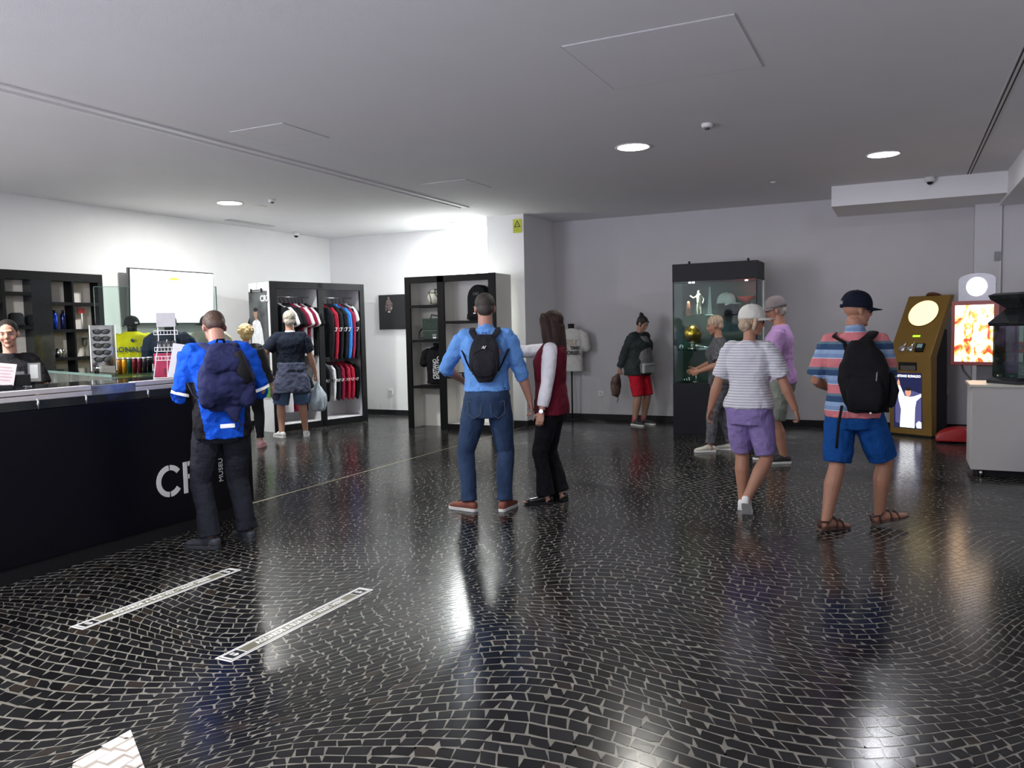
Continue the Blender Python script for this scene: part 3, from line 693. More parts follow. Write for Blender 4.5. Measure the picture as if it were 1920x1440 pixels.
text('logo_print', 'CR7', .055, gy, t, face_neg_y(-.06, -.102, .4) , .002); text('logo_print', 'Museu', .04, gy, t, face_neg_y(-.04, -.133, .2), .002); box('tag', (-.04, -.134, .1), (0, -.13, .12), wl, t)
t = thing('shoe_box', 'flat dark box lying on the lower right shelf', 'box', (-6.0, 10.72, .832)); box('carton', (-.12, -.08, 0), (.2, .08, .05), matte_black, t, .004); box('lid_label', (-.1, -.082, .012), (-.03, -.08, .038), gy, t)
# black poster on the rear wall
t = thing('poster_panel', 'black square poster with pale figure left of shelf unit', 'poster', (-8.2, 12.245, 1.9))
box('board', (-.44, -.03, -.33), (.5, 0, .30), mat('poster_black', (.008, .008, .01), .35, noise_amt=.1), t, .002)
fg = MB()
for c, r in (((-.22, -.031, .235), (.022, .003, .03)), ((-.22, -.031, .14), (.06, .003, .075)), ((-.2, -.031, .05), (.05, .003, .06)), ((-.27, -.031, .1), (.025, .003, .05)), ((-.16, -.031, .12), (.03, .003, .04)), ((-.28, -.031, .04), (.015, .003, .05))): fg.ell(c, r, n=12, m=6)
fg.build('figure_print', mat('figure_grey', (.22, .16, .15), .5, col2=(.03, .025, .025), noise_scale=30), t, True)
text('logo_print', 'CR7', .055, wl, t, face_neg_y(-.24, -.032, .05), .001); box('tag_print', (-.235, -.032, -.02), (-.19, -.03, .0), wl, t)

# ------------------------------------------------------------------ clothes rack
REM = lambda v, it=3: [('REMESH', dict(mode='VOXEL', voxel_size=v)), ('SMOOTH', dict(factor=.5, iterations=it))]
rk = Vector((-8.72, 9.5, 0)); rrz = math.atan2(1.9, .47)
t = thing('clothes_rack', 'black framed open wardrobe with white interior full of hanging shirts', 'clothes rack', rk, rrz)
RW = 1.84
lin = mat('rack_lining', (.72, .72, .74), .5, noise_amt=.03, noise_scale=3)
for a, b in ((0, .115), (.88, .985), (1.745, RW)): box('frame_post', (a, 0, 0), (b, .035, 2.345), FB, t, .002)
box('frame_rail', (.115, 0, 2.235), (1.745, .035, 2.345), FB, t, .002); box('frame_rail', (.115, 0, 0), (1.745, .035, .10), FB, t, .002)
box('side_panel', (.0, .035, 0), (.025, .6, 2.335), lin, t); box('side_panel', (RW-.025, .035, 0), (RW, .6, 2.335), lin, t)
box('divider', (.92, .035, .1), (.945, .58, 2.3), lin, t); box('back_panel', (.025, .58, 0), (RW-.025, .6, 2.335), lin, t)
box('top_panel', (.025, .035, 2.3), (RW-.025, .58, 2.335), lin, t); box('bottom_panel', (.025, .035, .08), (RW-.025, .58, .11), lin, t)
for a, b, z in ((.03, .918, 2.12), (.95, 1.81, 2.12), (.95, 1.81, 1.11), (.03, .918, 1.0)):
    MB().cyl((a, .3, z), (b, .3, z), .012, 12).build('rail', chrome, t, True)
# poster hung on its side panel
RKM = Matrix.Translation(rk) @ Matrix.Rotation(rrz, 4, 'Z')
pc = RKM @ Vector((-.012, .33, 0))
t = thing('hanging_banner', 'tall dark banner with player in white shirt hanging beside the clothes', 'banner', pc, rrz-math.pi/2)
# local: x to the right seen from the camera, -y toward the camera
ban = mat('banner_dark', (.012, .014, .016), .5, col2=(.10, .11, .11), noise_scale=4)
box('sheet', (-.245, -.006, .55), (.245, 0, 2.20), ban, t)
box('grass_print', (-.245, -.0075, .55), (.245, -.006, 1.0), mat('grass_green', (.08, .22, .03), .6, noise_amt=.35, noise_scale=25), t)
fm = mat('banner_shirt', (.62, .64, .66), .6, noise_amt=.15, noise_scale=14); skn = mat('print_skin', (.30, .17, .11), .6, noise_amt=.12, noise_scale=30)
MB().prism([(-.2, .98), (-.09, 1.0), (.02, 1.02), (.2, .94), (.24, .98), (.16, 1.25), (.1, 1.6), (.05, 1.72), (-.05, 1.78), (-.16, 1.72), (-.2, 1.4)], 1, -.009, -.0075).build('shirt_print', fm, t)
MB().ell((-.07, -.009, 1.86), (.055, .003, .075), n=14, m=8).ell((-.06, -.0085, 1.79), (.03, .002, .05), n=10, m=6).build('face_print', skn, t, True)
MB().ell((-.065, -.0105, 1.915), (.058, .003, .035), n=14, m=6).build('hair_print', matte_black, t, True)
text('logo_print', 'CR7', .13, wl, t, face_neg_y(.07, -.008, 2.08), .001, bold=.003)
MB().tube([(-.17, -.02, 2.215), (.17, -.02, 2.215)], .008, 8).tube([(-.14, -.025, 2.235), (-.14, -.025, 2.185)], .014, 8).tube([(.14, -.025, 2.235), (.14, -.025, 2.185)], .014, 8).build('hanger_bar', matte_black, t, True)
MB().tube([(0, -.02, 2.24), (0, -.02, 2.28), (.012, -.02, 2.30), (0, -.012, 2.325), (-.012, -.0, 2.31)], .004, 6).build('hook', chrome, t, True)

def garment_mesh(long_):
    m_ = MB(); L_ = .74 if long_ else .72; W = .235
    def rg(z, w_, th, cx=0): return [(cx+th*math.cos(2*math.pi*i/20), w_*math.copysign(abs(math.sin(2*math.pi*i/20))**.75, math.sin(2*math.pi*i/20)), z) for i in range(20)]
    m_.rings([rg(-L_, W*.92, .03), rg(-L_*.6, W*.9, .034), rg(-.25, W*.95, .034), rg(-.09, W*.95, .034), rg(-.045, W*.62, .03), rg(-.015, W*.33, .03), rg(0.005, W*.28, .028)])
    for s in (-1, 1):
        if long_: P = [(0, s*.17, -.08), (0, s*.225, -.15), (0, s*.25, -.35), (.0, s*.245, -.6), (0, s*.235, -.76)]; rd = [(.03, .05), (.032, .06), (.03, .05), (.028, .042), (.024, .03)]
        else: P = [(0, s*.17, -.08), (0, s*.235, -.17), (0, s*.275, -.30)]; rd = [(.03, .05), (.032, .065), (.03, .07)]
        m_.tube(P, rd, 12, up=(0, 1, 0))
    o_ = m_.build('garment', None, None, True, mods=REM(.013)+[]); me = o_.data; bpy.data.objects.remove(o_)
    for v_ in me.vertices:      # hanging folds
        n_ = noise.noise(Vector((v_.co.y*14, v_.co.z*3, long_))); v_.co.x += .014*n_*min(1, -v_.co.z*4)
    return me
GM = {True: garment_mesh(True), False: garment_mesh(False)}
hang = MB().tube([(0, -.2, -.085), (0, -.1, -.03), (0, 0, .005), (0, .1, -.03), (0, .2, -.085)], .009, 8).tube([(0, 0, .005), (0, 0, .045)], .004, 6)
hang.tube([(0, 0, .04), (.0, .012, .055), (0, .016, .075), (0, .0, .092), (0, -.014, .078)], .0035, 6)
_h = hang.build('hanger', matte_black, None, True); HM = _h.data; bpy.data.objects.remove(_h)
gcol = {'black': cloth('tee_black', (.008, .009, .012)), 'red': cloth('tee_red', (.33, .012, .035)), 'maroon': cloth('tee_maroon', (.20, .01, .04)), 'white': cloth('tee_white', (.75, .75, .78)), 'blue': cloth('tee_blue', (.02, .17, .55))}
def garment(x, z, color, long_, s, label, grp, logo=None, rot=27):
    p = RKM @ Vector((x, .30, z-.09*s))
    g = thing('hoodie' if long_ else 'tshirt', label, 'sweatshirt' if long_ else 't-shirt', p, rrz+R(rot+random.uniform(-4, 4)), grp)
    g.scale = (s, s, s)
    c = bpy.data.objects.new('cloth', GM[long_]); COL.objects.link(c); c.parent = g
    if not GM[long_].materials: GM[long_].materials.append(gcol['black'])
    c.material_slots[0].link = 'OBJECT'; c.material_slots[0].material = gcol[color]
    h = bpy.data.objects.new('hanger', HM); COL.objects.link(h); h.parent = g
    if logo:
        M = Matrix.Translation((-.052, -.235 if long_ else -.2, -.36)) @ Matrix.Rotation(R(-90), 4, 'Z') @ Matrix.Rotation(R(90), 4, 'X')
        text('sleeve_print', 'CR7', .075, wl if color != 'white' else matte_black, g, M, .002, 'CENTER', .002)
G1, G2, G3, G4 = 'shirts on the upper left rail', 'hoodies on the upper right rail', 'small hoodies on the lower right rail', 'shirts on the lower left rail'
for x, c, l in ((.17, 'black', 'black T-shirt at the left end of upper left rail'), (.235, 'black', 'black T-shirt second from left on upper left rail'), (.30, 'white', 'white T-shirt between black ones on upper left rail, behind grey hair'), (.37, 'black', 'black T-shirt just right of the first white one on the upper left rail'),
                (.44, 'black', 'black T-shirt touching the dark red one on upper left rail'), (.52, 'maroon', 'dark red T-shirt in the middle of upper left rail'), (.60, 'white', 'narrow white T-shirt between two dark red ones'), (.66, 'maroon', 'dark red T-shirt second from right white on upper left rail'),
                (.72, 'white', 'white T-shirt next to the last black one on upper left rail'), (.79, 'black', 'black T-shirt at right end of the upper left rail')):
    garment(x, 2.12, c, False, 1.18, l, G1)
for x, c, l, lg_ in ((1.03, 'black', 'black hoodie at left end of the upper right rail', 0), (1.12, 'red', 'bright red hoodie facing out on the upper right rail', 1), (1.21, 'black', 'black hoodie just right of the red hoodie', 1), (1.30, 'black', 'second black hoodie left of the blue one', 1),
                     (1.40, 'blue', 'bright blue hoodie on the upper right rail', 1), (1.47, 'maroon', 'dark red hoodie squeezed behind the blue one', 0), (1.55, 'black', 'black hoodie between blue hoodie and white shirt', 1)):
    garment(x, 2.12, c, True, 1.2, l, G2, lg_)
garment(1.64, 2.12, 'white', False, 1.02, 'white T-shirt at right end of the upper right rail', G2, rot=4)
for x, c, l, lg_ in ((1.02, 'black', 'small black hoodie at left end of the lower right rail', 1), (1.14, 'white', 'small white hoodie on the lower right rail', 1), (1.23, 'black', 'small black hoodie behind the white one on the lower rail', 1), (1.33, 'maroon', 'small dark red hoodie on the lower right rail', 1),
                     (1.44, 'red', 'small bright red hoodie on the lower right rail', 1), (1.54, 'red', 'second small bright red hoodie, right of the first', 1), (1.64, 'black', 'small black hoodie at right end of the lower rail', 1)):
    garment(x, 1.11, c, True, .84, l, G3, lg_)
for x, c, l in ((.35, 'white', 'white shirt on lower left rail behind the man in blue shorts'), (.5, 'maroon', 'dark red shirt on lower left rail between the man\'s legs'), (.62, 'black', 'black shirt on lower left rail by the plastic bag')):
    garment(x, 1.0, c, False, .9, l, G4)

# ------------------------------------------------------------------ mannequin busts
def bust(loc, rz, col, label, neck=True, H_=1.4, scale=1.0, cat='mannequin', parts=None, base_z=0, prism_neck=None):
    t = thing('mannequin_bust', label, cat, loc, rz)
    m_ = MB()
    def rg(z, rx, ry, n=20): return [(rx*math.cos(2*math.pi*i/n)*scale, ry*math.sin(2*math.pi*i/n)*scale, H_+z*scale) for i in range(n)]
    m_.rings([rg(-.74, .20, .13), rg(-.5, .19, .125), rg(-.3, .205, .13), rg(-.15, .21, .125), rg(-.06, .19, .10), rg(-.02, .12, .08), rg(0, .075, .07)])
    for s in (-1, 1): m_.tube([(s*.15*scale, 0, H_-.07*scale), (s*.22*scale, 0, H_-.12*scale), (s*.248*scale, 0, H_-.25*scale), (s*.256*scale, 0, H_-.35*scale)], [.06*scale, .075*scale, .075*scale, .08*scale], 12)
    m_.build('shirt', col, t, True, mods=REM(.012*scale)+[('DISPLACE', dict(texture=fold_tex(), strength=.03*scale, mid_level=.5))])
    MB().lathe([(.0, -.05*scale), (.058*scale, -.05*scale), (.052*scale, .035*scale), (.062*scale, .075*scale), (.0, .085*scale)], (0, 0, H_), 20).build('neck_block', matte_black, t, True)
    MB().cyl((0, 0, base_z), (0, 0, H_-.7*scale), .014, 12).build('pole', matte_black, t, True)
    MB().lathe([(0, base_z), (.16*scale, base_z), (.16*scale, base_z+.012), (.02, base_z+.03), (0, base_z+.03)], n=28).build('foot', matte_black, t, True)
    return t
_ft = []
def fold_tex():
    if not _ft:
        x = bpy.data.textures.new('folds', 'CLOUDS'); x.noise_scale = .11; x.noise_depth = 1; _ft.append(x)
    return _ft[0]
yc = Vector((0, 0, EYE))+ray(249, 640)*(9.7/FPX)
t = bust((yc.x, yc.y, 0), R(50), cloth('shirt_yellow', (.72, .62, .01), .06), 'mannequin in a bright yellow football shirt with dark name lettering on its back', H_=1.60)
text('name_print', 'RONALDO', .085, mat('print_blue', (.03, .06, .12), .5, noise_amt=.05), t, face_neg_y(0, -.152, 1.38), .003, 'CENTER', .002)
MB().lathe([(0, 0), (.022, 0), (.016, .03), (0, .035)], n=8).build('crest', MATS['print_blue'], t).matrix_basis = Matrix.Translation((0, -.14, 1.49)) @ Matrix.Rotation(R(90), 4, 'X') @ Matrix.Diagonal((1, 1, .3, 1))
box('number_print', (-.05, -.155, 1.20), (.06, -.148, 1.26), mat('print_light_blue', (.09, .2, .42), .5, noise_amt=.05), t)
nc = Vector((0, 0, EYE))+ray(318, 640)*(9.3/FPX)
t = bust((nc.x, nc.y, 0), R(46), cloth('shirt_navy', (.012, .022, .05)), 'mannequin in dark navy shirt behind the white wire rack', H_=1.60, scale=.95)
box('chest_stripe', (-.12, -.135, 1.36), (.16, -.125, 1.44), matte_black, t)
cc = Vector((0, 0, EYE))+ray(392, 640)*(10.0/FPX)
t = bust((cc.x, cc.y, 0), R(44), cloth('shirt_cream', (.55, .52, .40)), 'mannequin in a cream shirt half hidden by the blue jacket', H_=1.60, scale=.95)
def cap_on(x, y, z, rz, m_, label, grp=None, s=1.0, parent=None, M=None, mark=None):
    # a baseball cap: crown, brim and button; brim points to local +Y
    if parent is None: t = thing('cap', label, 'cap', (x, y, z), rz, grp)
    else: t = None
    M = M or Matrix.Identity(4)
    crown = MB(); crown.M = M @ Matrix.Scale(s, 4); n = 28; rs_ = []
    for k in range(9):
        a = k/8*math.pi/2*.985; rs_.append([((.086*math.cos(a)**.8)*math.cos(2*math.pi*i/n), (.104*math.cos(a)**.8)*math.sin(2*math.pi*i/n), .10*math.sin(a)) for i in range(n)])
    rs_ = [[(p[0]*.99, p[1]*.99, -.018) for p in rs_[0]]] + rs_
    crown.rings(rs_)
    c = crown.build('cap' if parent else 'crown', m_, parent or t, True)
    br = MB(); br.M = crown.M; up, dn = [], []
    N = 12
    for j, f in enumerate((0, .5, 1.0)):
        for i in range(N+1):
            a = R(18+144*i/N); x0, y0 = .084*math.cos(a), .100*math.sin(a)
            ext = f*.075*(math.sin(R(180*i/N))**.5 if 0 < i < N else 0)
            up.append((x0*(1+.02*f), y0+ext, -.008-.9*x0*x0*f*3-.006*f))
    V = up+[(p[0], p[1], p[2]-.004) for p in up]; K = len(up); F_ = []
    for j in range(2):
        for i in range(N):
            a_ = j*(N+1)+i; F_.append((a_, a_+1, a_+N+2, a_+N+1)); F_.append((K+a_, K+a_+N+1, K+a_+N+2, K+a_+1))
    for i in range(N): F_.append((2*(N+1)+i, 2*(N+1)+i+1, K+2*(N+1)+i+1, K+2*(N+1)+i)); F_.append((i, K+i, K+i+1, i+1))
    br.add(V, F_); b = br.build('brim', m_, c if parent else t, True)
    bt = MB(); bt.M = crown.M; bt.ell((0, 0, .099), (.008, .008, .005), n=8, m=5); bt.build('button', m_, c if parent else t, True)
    if mark: 
        lb = MB(); lb.M = crown.M; lb.box((-.018, -.1045, .0), (.018, -.1, .022)); lb.build('label', mark, c if parent else t)
    return c
blackcap = cloth('cap_black', (.012, .012, .014)); whitecap = cloth('cap_white', (.72, .72, .68), .05); navycap = cloth('cap_navy', (.006, .009, .022), .1); greycap = cloth('cap_grey', (.22, .19, .19), .1)
cap_on(yc.x, yc.y, 1.69, R(80), blackcap, 'black cap with white badge on top of the yellow shirt mannequin', 'caps on the mannequins', mark=wl)
cap_on(nc.x, nc.y, 1.69, R(250), blackcap, 'black cap on navy mannequin behind the wire rack', 'caps on the mannequins', mark=wl)
cap_on(cc.x, cc.y, 1.69, R(120), blackcap, 'dark cap on the cream mannequin beside the man in blue', 'caps on the mannequins')
# white T-shirt bust by the rear wall
t = bust((-4.88, 12.28, 0), R(12), cloth('tee_offwhite', (.62, .61, .58), .04), 'mannequin bust in white T-shirt with black lettering on a thin black pole', H_=1.52, scale=.95)
bk = mat('print_black', (.015, .015, .015), .5, noise_amt=.05); gd = mat('print_sand', (.50, .42, .32), .5, noise_amt=.05)
text('name_print', 'BEST', .13, gd, t, face_neg_y(-.02, -.145, 1.29), .003, 'CENTER', .004); text('name_print', 'TIME', .07, bk, t, face_neg_y(.08, -.145, 1.20), .003, 'CENTER', .004)
text('name_print', 'SCORER', .085, bk, t, face_neg_y(.0, -.145, 1.12), .003, 'CENTER', .004); text('name_print', 'ALL', .07, bk, t, face_neg_y(-.10, -.145, 1.20), .003, 'CENTER', .004)
# black torso with lettering inside the shelf unit
t = bust((-6.60, 10.84, .672), R(25), cloth('torso_black', (.008, .008, .010)), 'black T-shirt torso with vertical white lettering on left shelf', H_=.60, scale=.78, base_z=0)
text('name_print', 'CRISTIANO', .085, wl, t, Matrix.Translation((-.01, -.125, .10)) @ Matrix.Rotation(R(90), 4, 'X') @ Matrix.Rotation(R(90), 4, 'Z'), .003, 'LEFT', .002, .95, .75)
text('name_print', 'RONALDO', .085, wl, t, Matrix.Translation((.055, -.125, .10)) @ Matrix.Rotation(R(90), 4, 'X') @ Matrix.Rotation(R(90), 4, 'Z'), .003, 'LEFT', .002, .95, .88)

# ------------------------------------------------------------------ glass showcase with trophies
SY = 11.16
t = thing('glass_showcase', 'tall black glass showcase holding trophies and caps by the rear wall', 'showcase', (-2.32, SY, 0))
nb = mat('showcase_black', (.008, .009, .013), .5, noise_amt=.1, spec=.22)
box('base', (-.58, 0, .0), (.58, .6, .715), nb, t, .003); box('header', (-.58, 0, 2.14), (.58, .6, 2.385), nb, t, .003)
box('back_panel', (-.575, .575, .715), (.575, .597, 2.14), mat('pitch_print', (.004, .012, .008), .5, col2=(.012, .05, .025), noise_scale=3.5), t)
for sx in (-.575, .56): box('corner_post', (sx, .0, .715), (sx+.012, .012, 2.14), nb, t)
box('corner_post', (.565, .555, .715), (.58, .575, 2.14), alu, t)
box('front_glass', (-.56, .003, .715), (.56, .009, 2.14), glass, t); box('side_glass', (-.574, .012, .715), (-.568, .57, 2.14), glass, t); box('side_glass', (.568, .012, .715), (.574, .55, 2.14), glass, t)
sh = [1.185, 1.665]
for z in sh: box('shelf', (-.565, .02, z-.008), (.565, .57, z), glass, t)
for hx in (-.35, .45): MB().cyl((hx, .05, 2.385), (hx, .05, 2.42), .015, 10).build('fitting', nb, t, True)
for hx, lm in ((-.38, 1), (-.33, 1), (.40, 1)):
    MB().lathe([(0, 0), (.018, 0), (.018, .012), (0, .012)], (hx, .2, 2.125), 12).build('spotlight', mat('spot_glow', (1, .95, .85), .5, emit=12), t)
light('case_lamp', 'SPOT', (-2.7, SY+.2, 2.1), 26, (1, .92, .8), .02, aim=(-2.5, SY+.3, .9), spot=R(95))
light('added_red_lamp', 'SPOT', (-1.93, SY+.25, 2.1), 70, (1, .12, .05), .02, aim=(-1.9, SY+.35, 1.7), spot=R(60))  # red lamp added to light the stand-in dish
gold = mat('gold', (.80, .42, .06), .28, 1, noise_amt=.35, noise_scale=9, bump=.5, bump_scale=25)
def P_(px, py, dy): v = ax(px, py, 1, SY+dy); return v.x, v.y
def sh_thing(name, label, cat, px, z, dy=.28, grp='trophies in the glass showcase', rz=0): x, y = P_(px, 600, dy); return thing(name, label, cat, (x, y, z), rz, grp)
t = sh_thing('gold_ball', 'big golden ball trophy on silver stand in showcase', 'trophy', 1298.5, sh[0])
MB().ell((0, 0, .225), (.132, .132, .132), n=28, m=18).build('ball', gold, t, True)
MB().lathe([(0, 0), (.08, 0), (.08, .02), (.03, .04), (.025, .08), (.05, .11), (0, .11)], n=20).build('stand', silver, t, True)
t = sh_thing('silver_boot', 'silver football boot statuette right of the golden ball', 'trophy', 1318, sh[0], .3)
MB().tube([(-.1, 0, .06), (-.06, 0, .05), (.02, 0, .035), (.09, 0, .03)], [(.03, .04), (.03, .035), (.03, .028), (.02, .018)], 10).build('boot', silver, t, True, mods=REM(.006)); box('base', (-.12, -.04, 0), (.12, .04, .015), silver, t, .003)
t = sh_thing('small_football', 'little black and white football on middle glass shelf', 'ball', 1277, sh[0]+.035, .2)
MB().ell((0, 0, 0), (.035, .035, .035), n=18, m=12).build('ball', white, t, True)
for k in range(5): MB().ell((.034*math.cos(k*1.3+3.6)*.8, -.034*abs(math.sin(k*1.3+3.6))*.9, .02*math.cos(k*2.1)), (.011, .011, .011), n=8, m=5).build('patch', matte_black, t)
t = sh_thing('figurine', 'pale standing player figurine on the upper glass shelf', 'trophy', 1311, sh[1])
MB().tube([(-.02, 0, .02), (-.02, 0, .12), (0, 0, .2)], [.014, .018, .025], 8).tube([(.03, 0, .02), (.025, 0, .12), (0, 0, .2)], [.014, .018, .025], 8).tube([(0, 0, .18), (0, 0, .29)], [.03, .04], 10)\
    .tube([(.03, 0, .28), (.07, -.01, .23), (.06, -.03, .17)], .012, 8).tube([(-.03, 0, .28), (-.08, -.01, .25), (-.12, -.02, .28)], .012, 8).ell((0, 0, .335), (.024, .026, .03)).build('figure', mat('figurine_bone', (.5, .48, .42), .4, noise_amt=.2), t, True, mods=REM(.006, 2))
MB().lathe([(0, 0), (.055, 0), (.055, .02), (0, .02)]).build('base', matte_black, t, True)
t = sh_thing('terracotta_figure', 'terracotta coloured bottle shaped trophy on upper shelf', 'trophy', 1291, sh[1], .22)
MB().lathe([(0, 0), (.035, 0), (.03, .12), (.022, .17), (.018, .2), (0, .21)]).build('vase', mat('terracotta', (.42, .16, .09), .4, noise_amt=.15), t, True)
t = sh_thing('glass_trophy', 'tall pointed clear glass trophy on upper shelf', 'trophy', 1330, sh[1], .3)
MB().prism([(-.03, 0), (.04, 0), (.015, .4), (-.0, .4)], 1, -.01, .01).build('blade', acr, t); box('base', (-.05, -.03, 0), (.06, .03, .015), silver, t)
t = sh_thing('swan_trophy', 'small curved glass trophy beside the figurine', 'trophy', 1302, sh[1], .4)
MB().tube([(0, 0, .01), (.03, 0, .08), (-.01, 0, .16), (.03, 0, .22)], [.02, .015, .012, .006], 8).build('curve', acr, t, True); box('base', (-.03, -.03, 0), (.03, .03, .012), silver, t)
t = sh_thing('silver_cup', 'silver cup on slim stem at the showcase floor', 'trophy', 1305, .716)
MB().lathe([(0, 0), (.06, 0), (.06, .012), (.012, .02), (.01, .14), (.04, .17), (.05, .22), (.045, .22), (0, .16)]).build('cup', silver, t, True)
for k, px in enumerate((1283, 1287.5, 1292)):
    t = sh_thing('medal_stand', ['leftmost of three tiny silver pins on showcase floor', 'middle one of three tiny silver pins on showcase floor', 'rightmost of three tiny silver pins on showcase floor'][k], 'trophy', px, .716, .22)
    MB().lathe([(0, 0), (.014, 0), (.008, .03), (.013, .05+.01*k), (0, .06+.012*k)], n=12).build('pin', silver, t, True)
cx_, cy_ = P_(1362, 560, .3)
t = thing('cap_stand', 'black stepped stand under the caps in the showcase', 'stand', (cx_, cy_, sh[1]))
box('step', (-.1, -.12, 0), (.1, .12, .16), nb, t)
cap_on(cx_, cy_, sh[1]+.18, R(-115), whitecap, 'white cap above the navy cap in the showcase', 'caps in the showcase', s=1.35)
x2, y2 = P_(1372, 600, .16)
cap_on(x2, y2, sh[1]+.02, R(-150), navycap, 'navy cap below the white cap in the showcase', 'caps in the showcase', mark=wl, s=1.3)
x2, y2 = P_(1399, 600, .3)
t = thing('red_reflection_dish', 'red lit glossy dish trophy at upper right of the showcase', 'trophy', (x2, y2, sh[1]), 0, 'trophies in the glass showcase')  # made-up dish in place of the light box's red reflection
MB().lathe([(0, .16), (.05, .17), (.13, .25), (.125, .25), (.05, .19), (0, .18)], n=28).build('dish', mat('red_gloss', (.75, .05, .02), .2, .2, noise_amt=.1), t, True)
MB().lathe([(0, 0), (.05, 0), (.05, .01), (.012, .03), (.012, .165), (0, .165)]).build('stem', silver, t, True)

# ------------------------------------------------------------------ golden kiosk
th = R(30); ka = Vector((.125, 11.80, 0))
t = thing('coin_kiosk', 'golden slanted kiosk with round light and footballer screen', 'kiosk', ka, -th)
gm = mat('kiosk_gold', (.28, .165, .035), .42, .35, noise_amt=.05, noise_scale=8)
hw = .285
def slab(y0, z0, y1, z1, thick, x0, x1, name, m_, off=0.0, parent=None):
    # slab whose front follows the line (y0,z0)-(y1,z1)
    d = Vector((0, y1-y0, z1-z0)).normalized(); n_ = Vector((0, d.z, -d.y))   # points to the back
    a = Vector((0, y0, z0)) - n_*off; b = Vector((0, y1, z1)) - n_*off
    return MB().prism([(a.y, a.z), (b.y, b.z), (b.y+n_.y*thick, b.z+n_.z*thick), (a.y+n_.y*thick, a.z+n_.z*thick)], 0, x0, x1).build(name, m_, parent or t)
K0, K1, K2 = (0, 0.0), (-.05, 1.075), (.42, 1.86)
MB().prism([(K0[0], .02), K1, K2, (K2[0]+.10, K2[1]-.0), (.10, 1.06), (.12, .02)], 0, -hw, hw).build('casing', gm, t, bevel=.006)
MB().prism([(.12, .0), (.10, 1.06), (.30, 1.42), (.36, 1.40), (.40, .0)], 0, -hw+.02, hw-.012).build('rear_body', nb, t)
box('plinth', (-hw+.01, .01, 0), (hw-.01, .38, .03), matte_black, t)
tilt = math.atan2(K2[0]-K1[0], K2[1]-K1[1]); tl2 = math.atan2(K1[0]-K0[0], K1[1]-K0[1])
def on_upper(s_, off=.001): # s_ metres up the slanted face
    return Matrix.Translation((0, K1[0]+math.sin(tilt)*s_, K1[1]+math.cos(tilt)*s_)) @ Matrix.Rotation(-tilt, 4, 'X') @ Matrix.Translation((0, -off, 0))
def on_lower(s_, off=.001):
    return Matrix.Translation((0, K0[0]+math.sin(tl2)*s_, K0[1]+math.cos(tl2)*s_)) @ Matrix.Rotation(-tl2, 4, 'X') @ Matrix.Translation((0, -off, 0))
a = MB(); a.M = on_upper(.64); a.cyl((0, -.006, 0), (0, .0, 0), .195, 40); a.build('round_light', mat('warm_disc', (1, .80, .42), .4, emit=1.0), t)
a = MB(); a.M = on_upper(.64); a.rings([[((r_*math.cos(2*math.pi*i/40)), y_, r_*math.sin(2*math.pi*i/40)) for i in range(40)] for r_, y_ in ((.197, -.001), (.197, -.009), (.205, -.009), (.205, -.001), (.197, -.001))], False); a.build('light_rim', gm, t)
a = MB(); a.M = on_upper(.29); a.box((-.04, -.004, -.014), (.06, .001, .014)); a.build('led_strip', mat('led_green', (.45, .75, .03), .4, emit=.8), t)
a = MB(); a.M = on_upper(.11); a.box((.06, -.03, -.06), (.17, .001, .06)); rd_ = a.build('card_reader', matte_black, t, bevel=.004)
a = MB(); a.M = on_upper(.11); a.box((.08, -.033, -.01), (.15, -.0305, .045)); a.build('reader_screen', mat('reader_teal', (.30, .50, .50), .3, noise_amt=.1), rd_)
for dx in (-.12, -.01):
    a = MB(); a.M = on_upper(.09) ; a.cyl((dx, -.02, 0), (dx, .001, 0), .045, 20); a.cyl((dx+.015, -.016, .04), (dx+.025, .001, .11), .014, 10); a.build('coin_chute', chrome, t, True)
a = MB(); a.M = on_lower(.93); a.box((-.15, -.002, -.055), (.10, .002, .055)); a.build('delivery_slot', matte_black, t)
a = MB(); a.M = on_lower(.93); a.box((-.12, -.004, -.05), (.08, -.001, .01)); a.build('slot_tray', plastic('slot_grey', (.12, .11, .1)), t)
sM = lambda off: on_lower(.475, off)
a = MB(); a.M = sM(.002); a.box((-.225, -.002, -.37), (.165, .001, .37)); scr = a.build('screen', mat('kiosk_screen', (.012, .014, .05), .2, emit=1, noise_amt=0), t)
def sp_(name, pts, col, em=1.0, off=.006, par=scr):
    a = MB(); a.M = sM(off); a.prism(pts, 1, -.0008, 0); return a.build(name, mat('screen_'+name, col, .4, emit=em), par)
sp_('crowd', [(-.2, -.30), (.15, -.36), (.155, .1), (-.02, .15), (-.2, .05)], (.06, .06, .16), 1, .0045)
sp_('spot_light', [(.09, -.36), (.155, -.36), (.155, -.28), (.12, -.26), (.08, -.3)], (.5, .5, .6), 1.2, .0052)
sp_('shirt', [(-.14, -.36), (.06, -.36), (.07, -.1), (.09, .0), (.155, .06), (.155, .1), (.06, .06), (.0, .05), (-.07, .06), (-.13, .2), (-.17, .2), (-.15, .0), (-.12, -.12)], (.88, .90, .95), 1.5, .006)
sp_('arm', [(-.17, .19), (-.13, .2), (-.135, .25), (-.15, .29), (-.165, .25)], (.55, .26, .16), 1.1, .0065)
a = MB(); a.M = sM(.007); a.ell((-.02, 0, .11), (.04, .001, .055), n=16, m=8); a.build('screen_face', mat('screen_skin', (.5, .24, .15), .4, emit=1.1), scr)
a = MB(); a.M = sM(.0075); a.ell((-.02, 0, .155), (.042, .001, .025), n=16, m=6); a.build('screen_hair', mat('screen_hair', (.01, .01, .012), .5, emit=.5), scr)
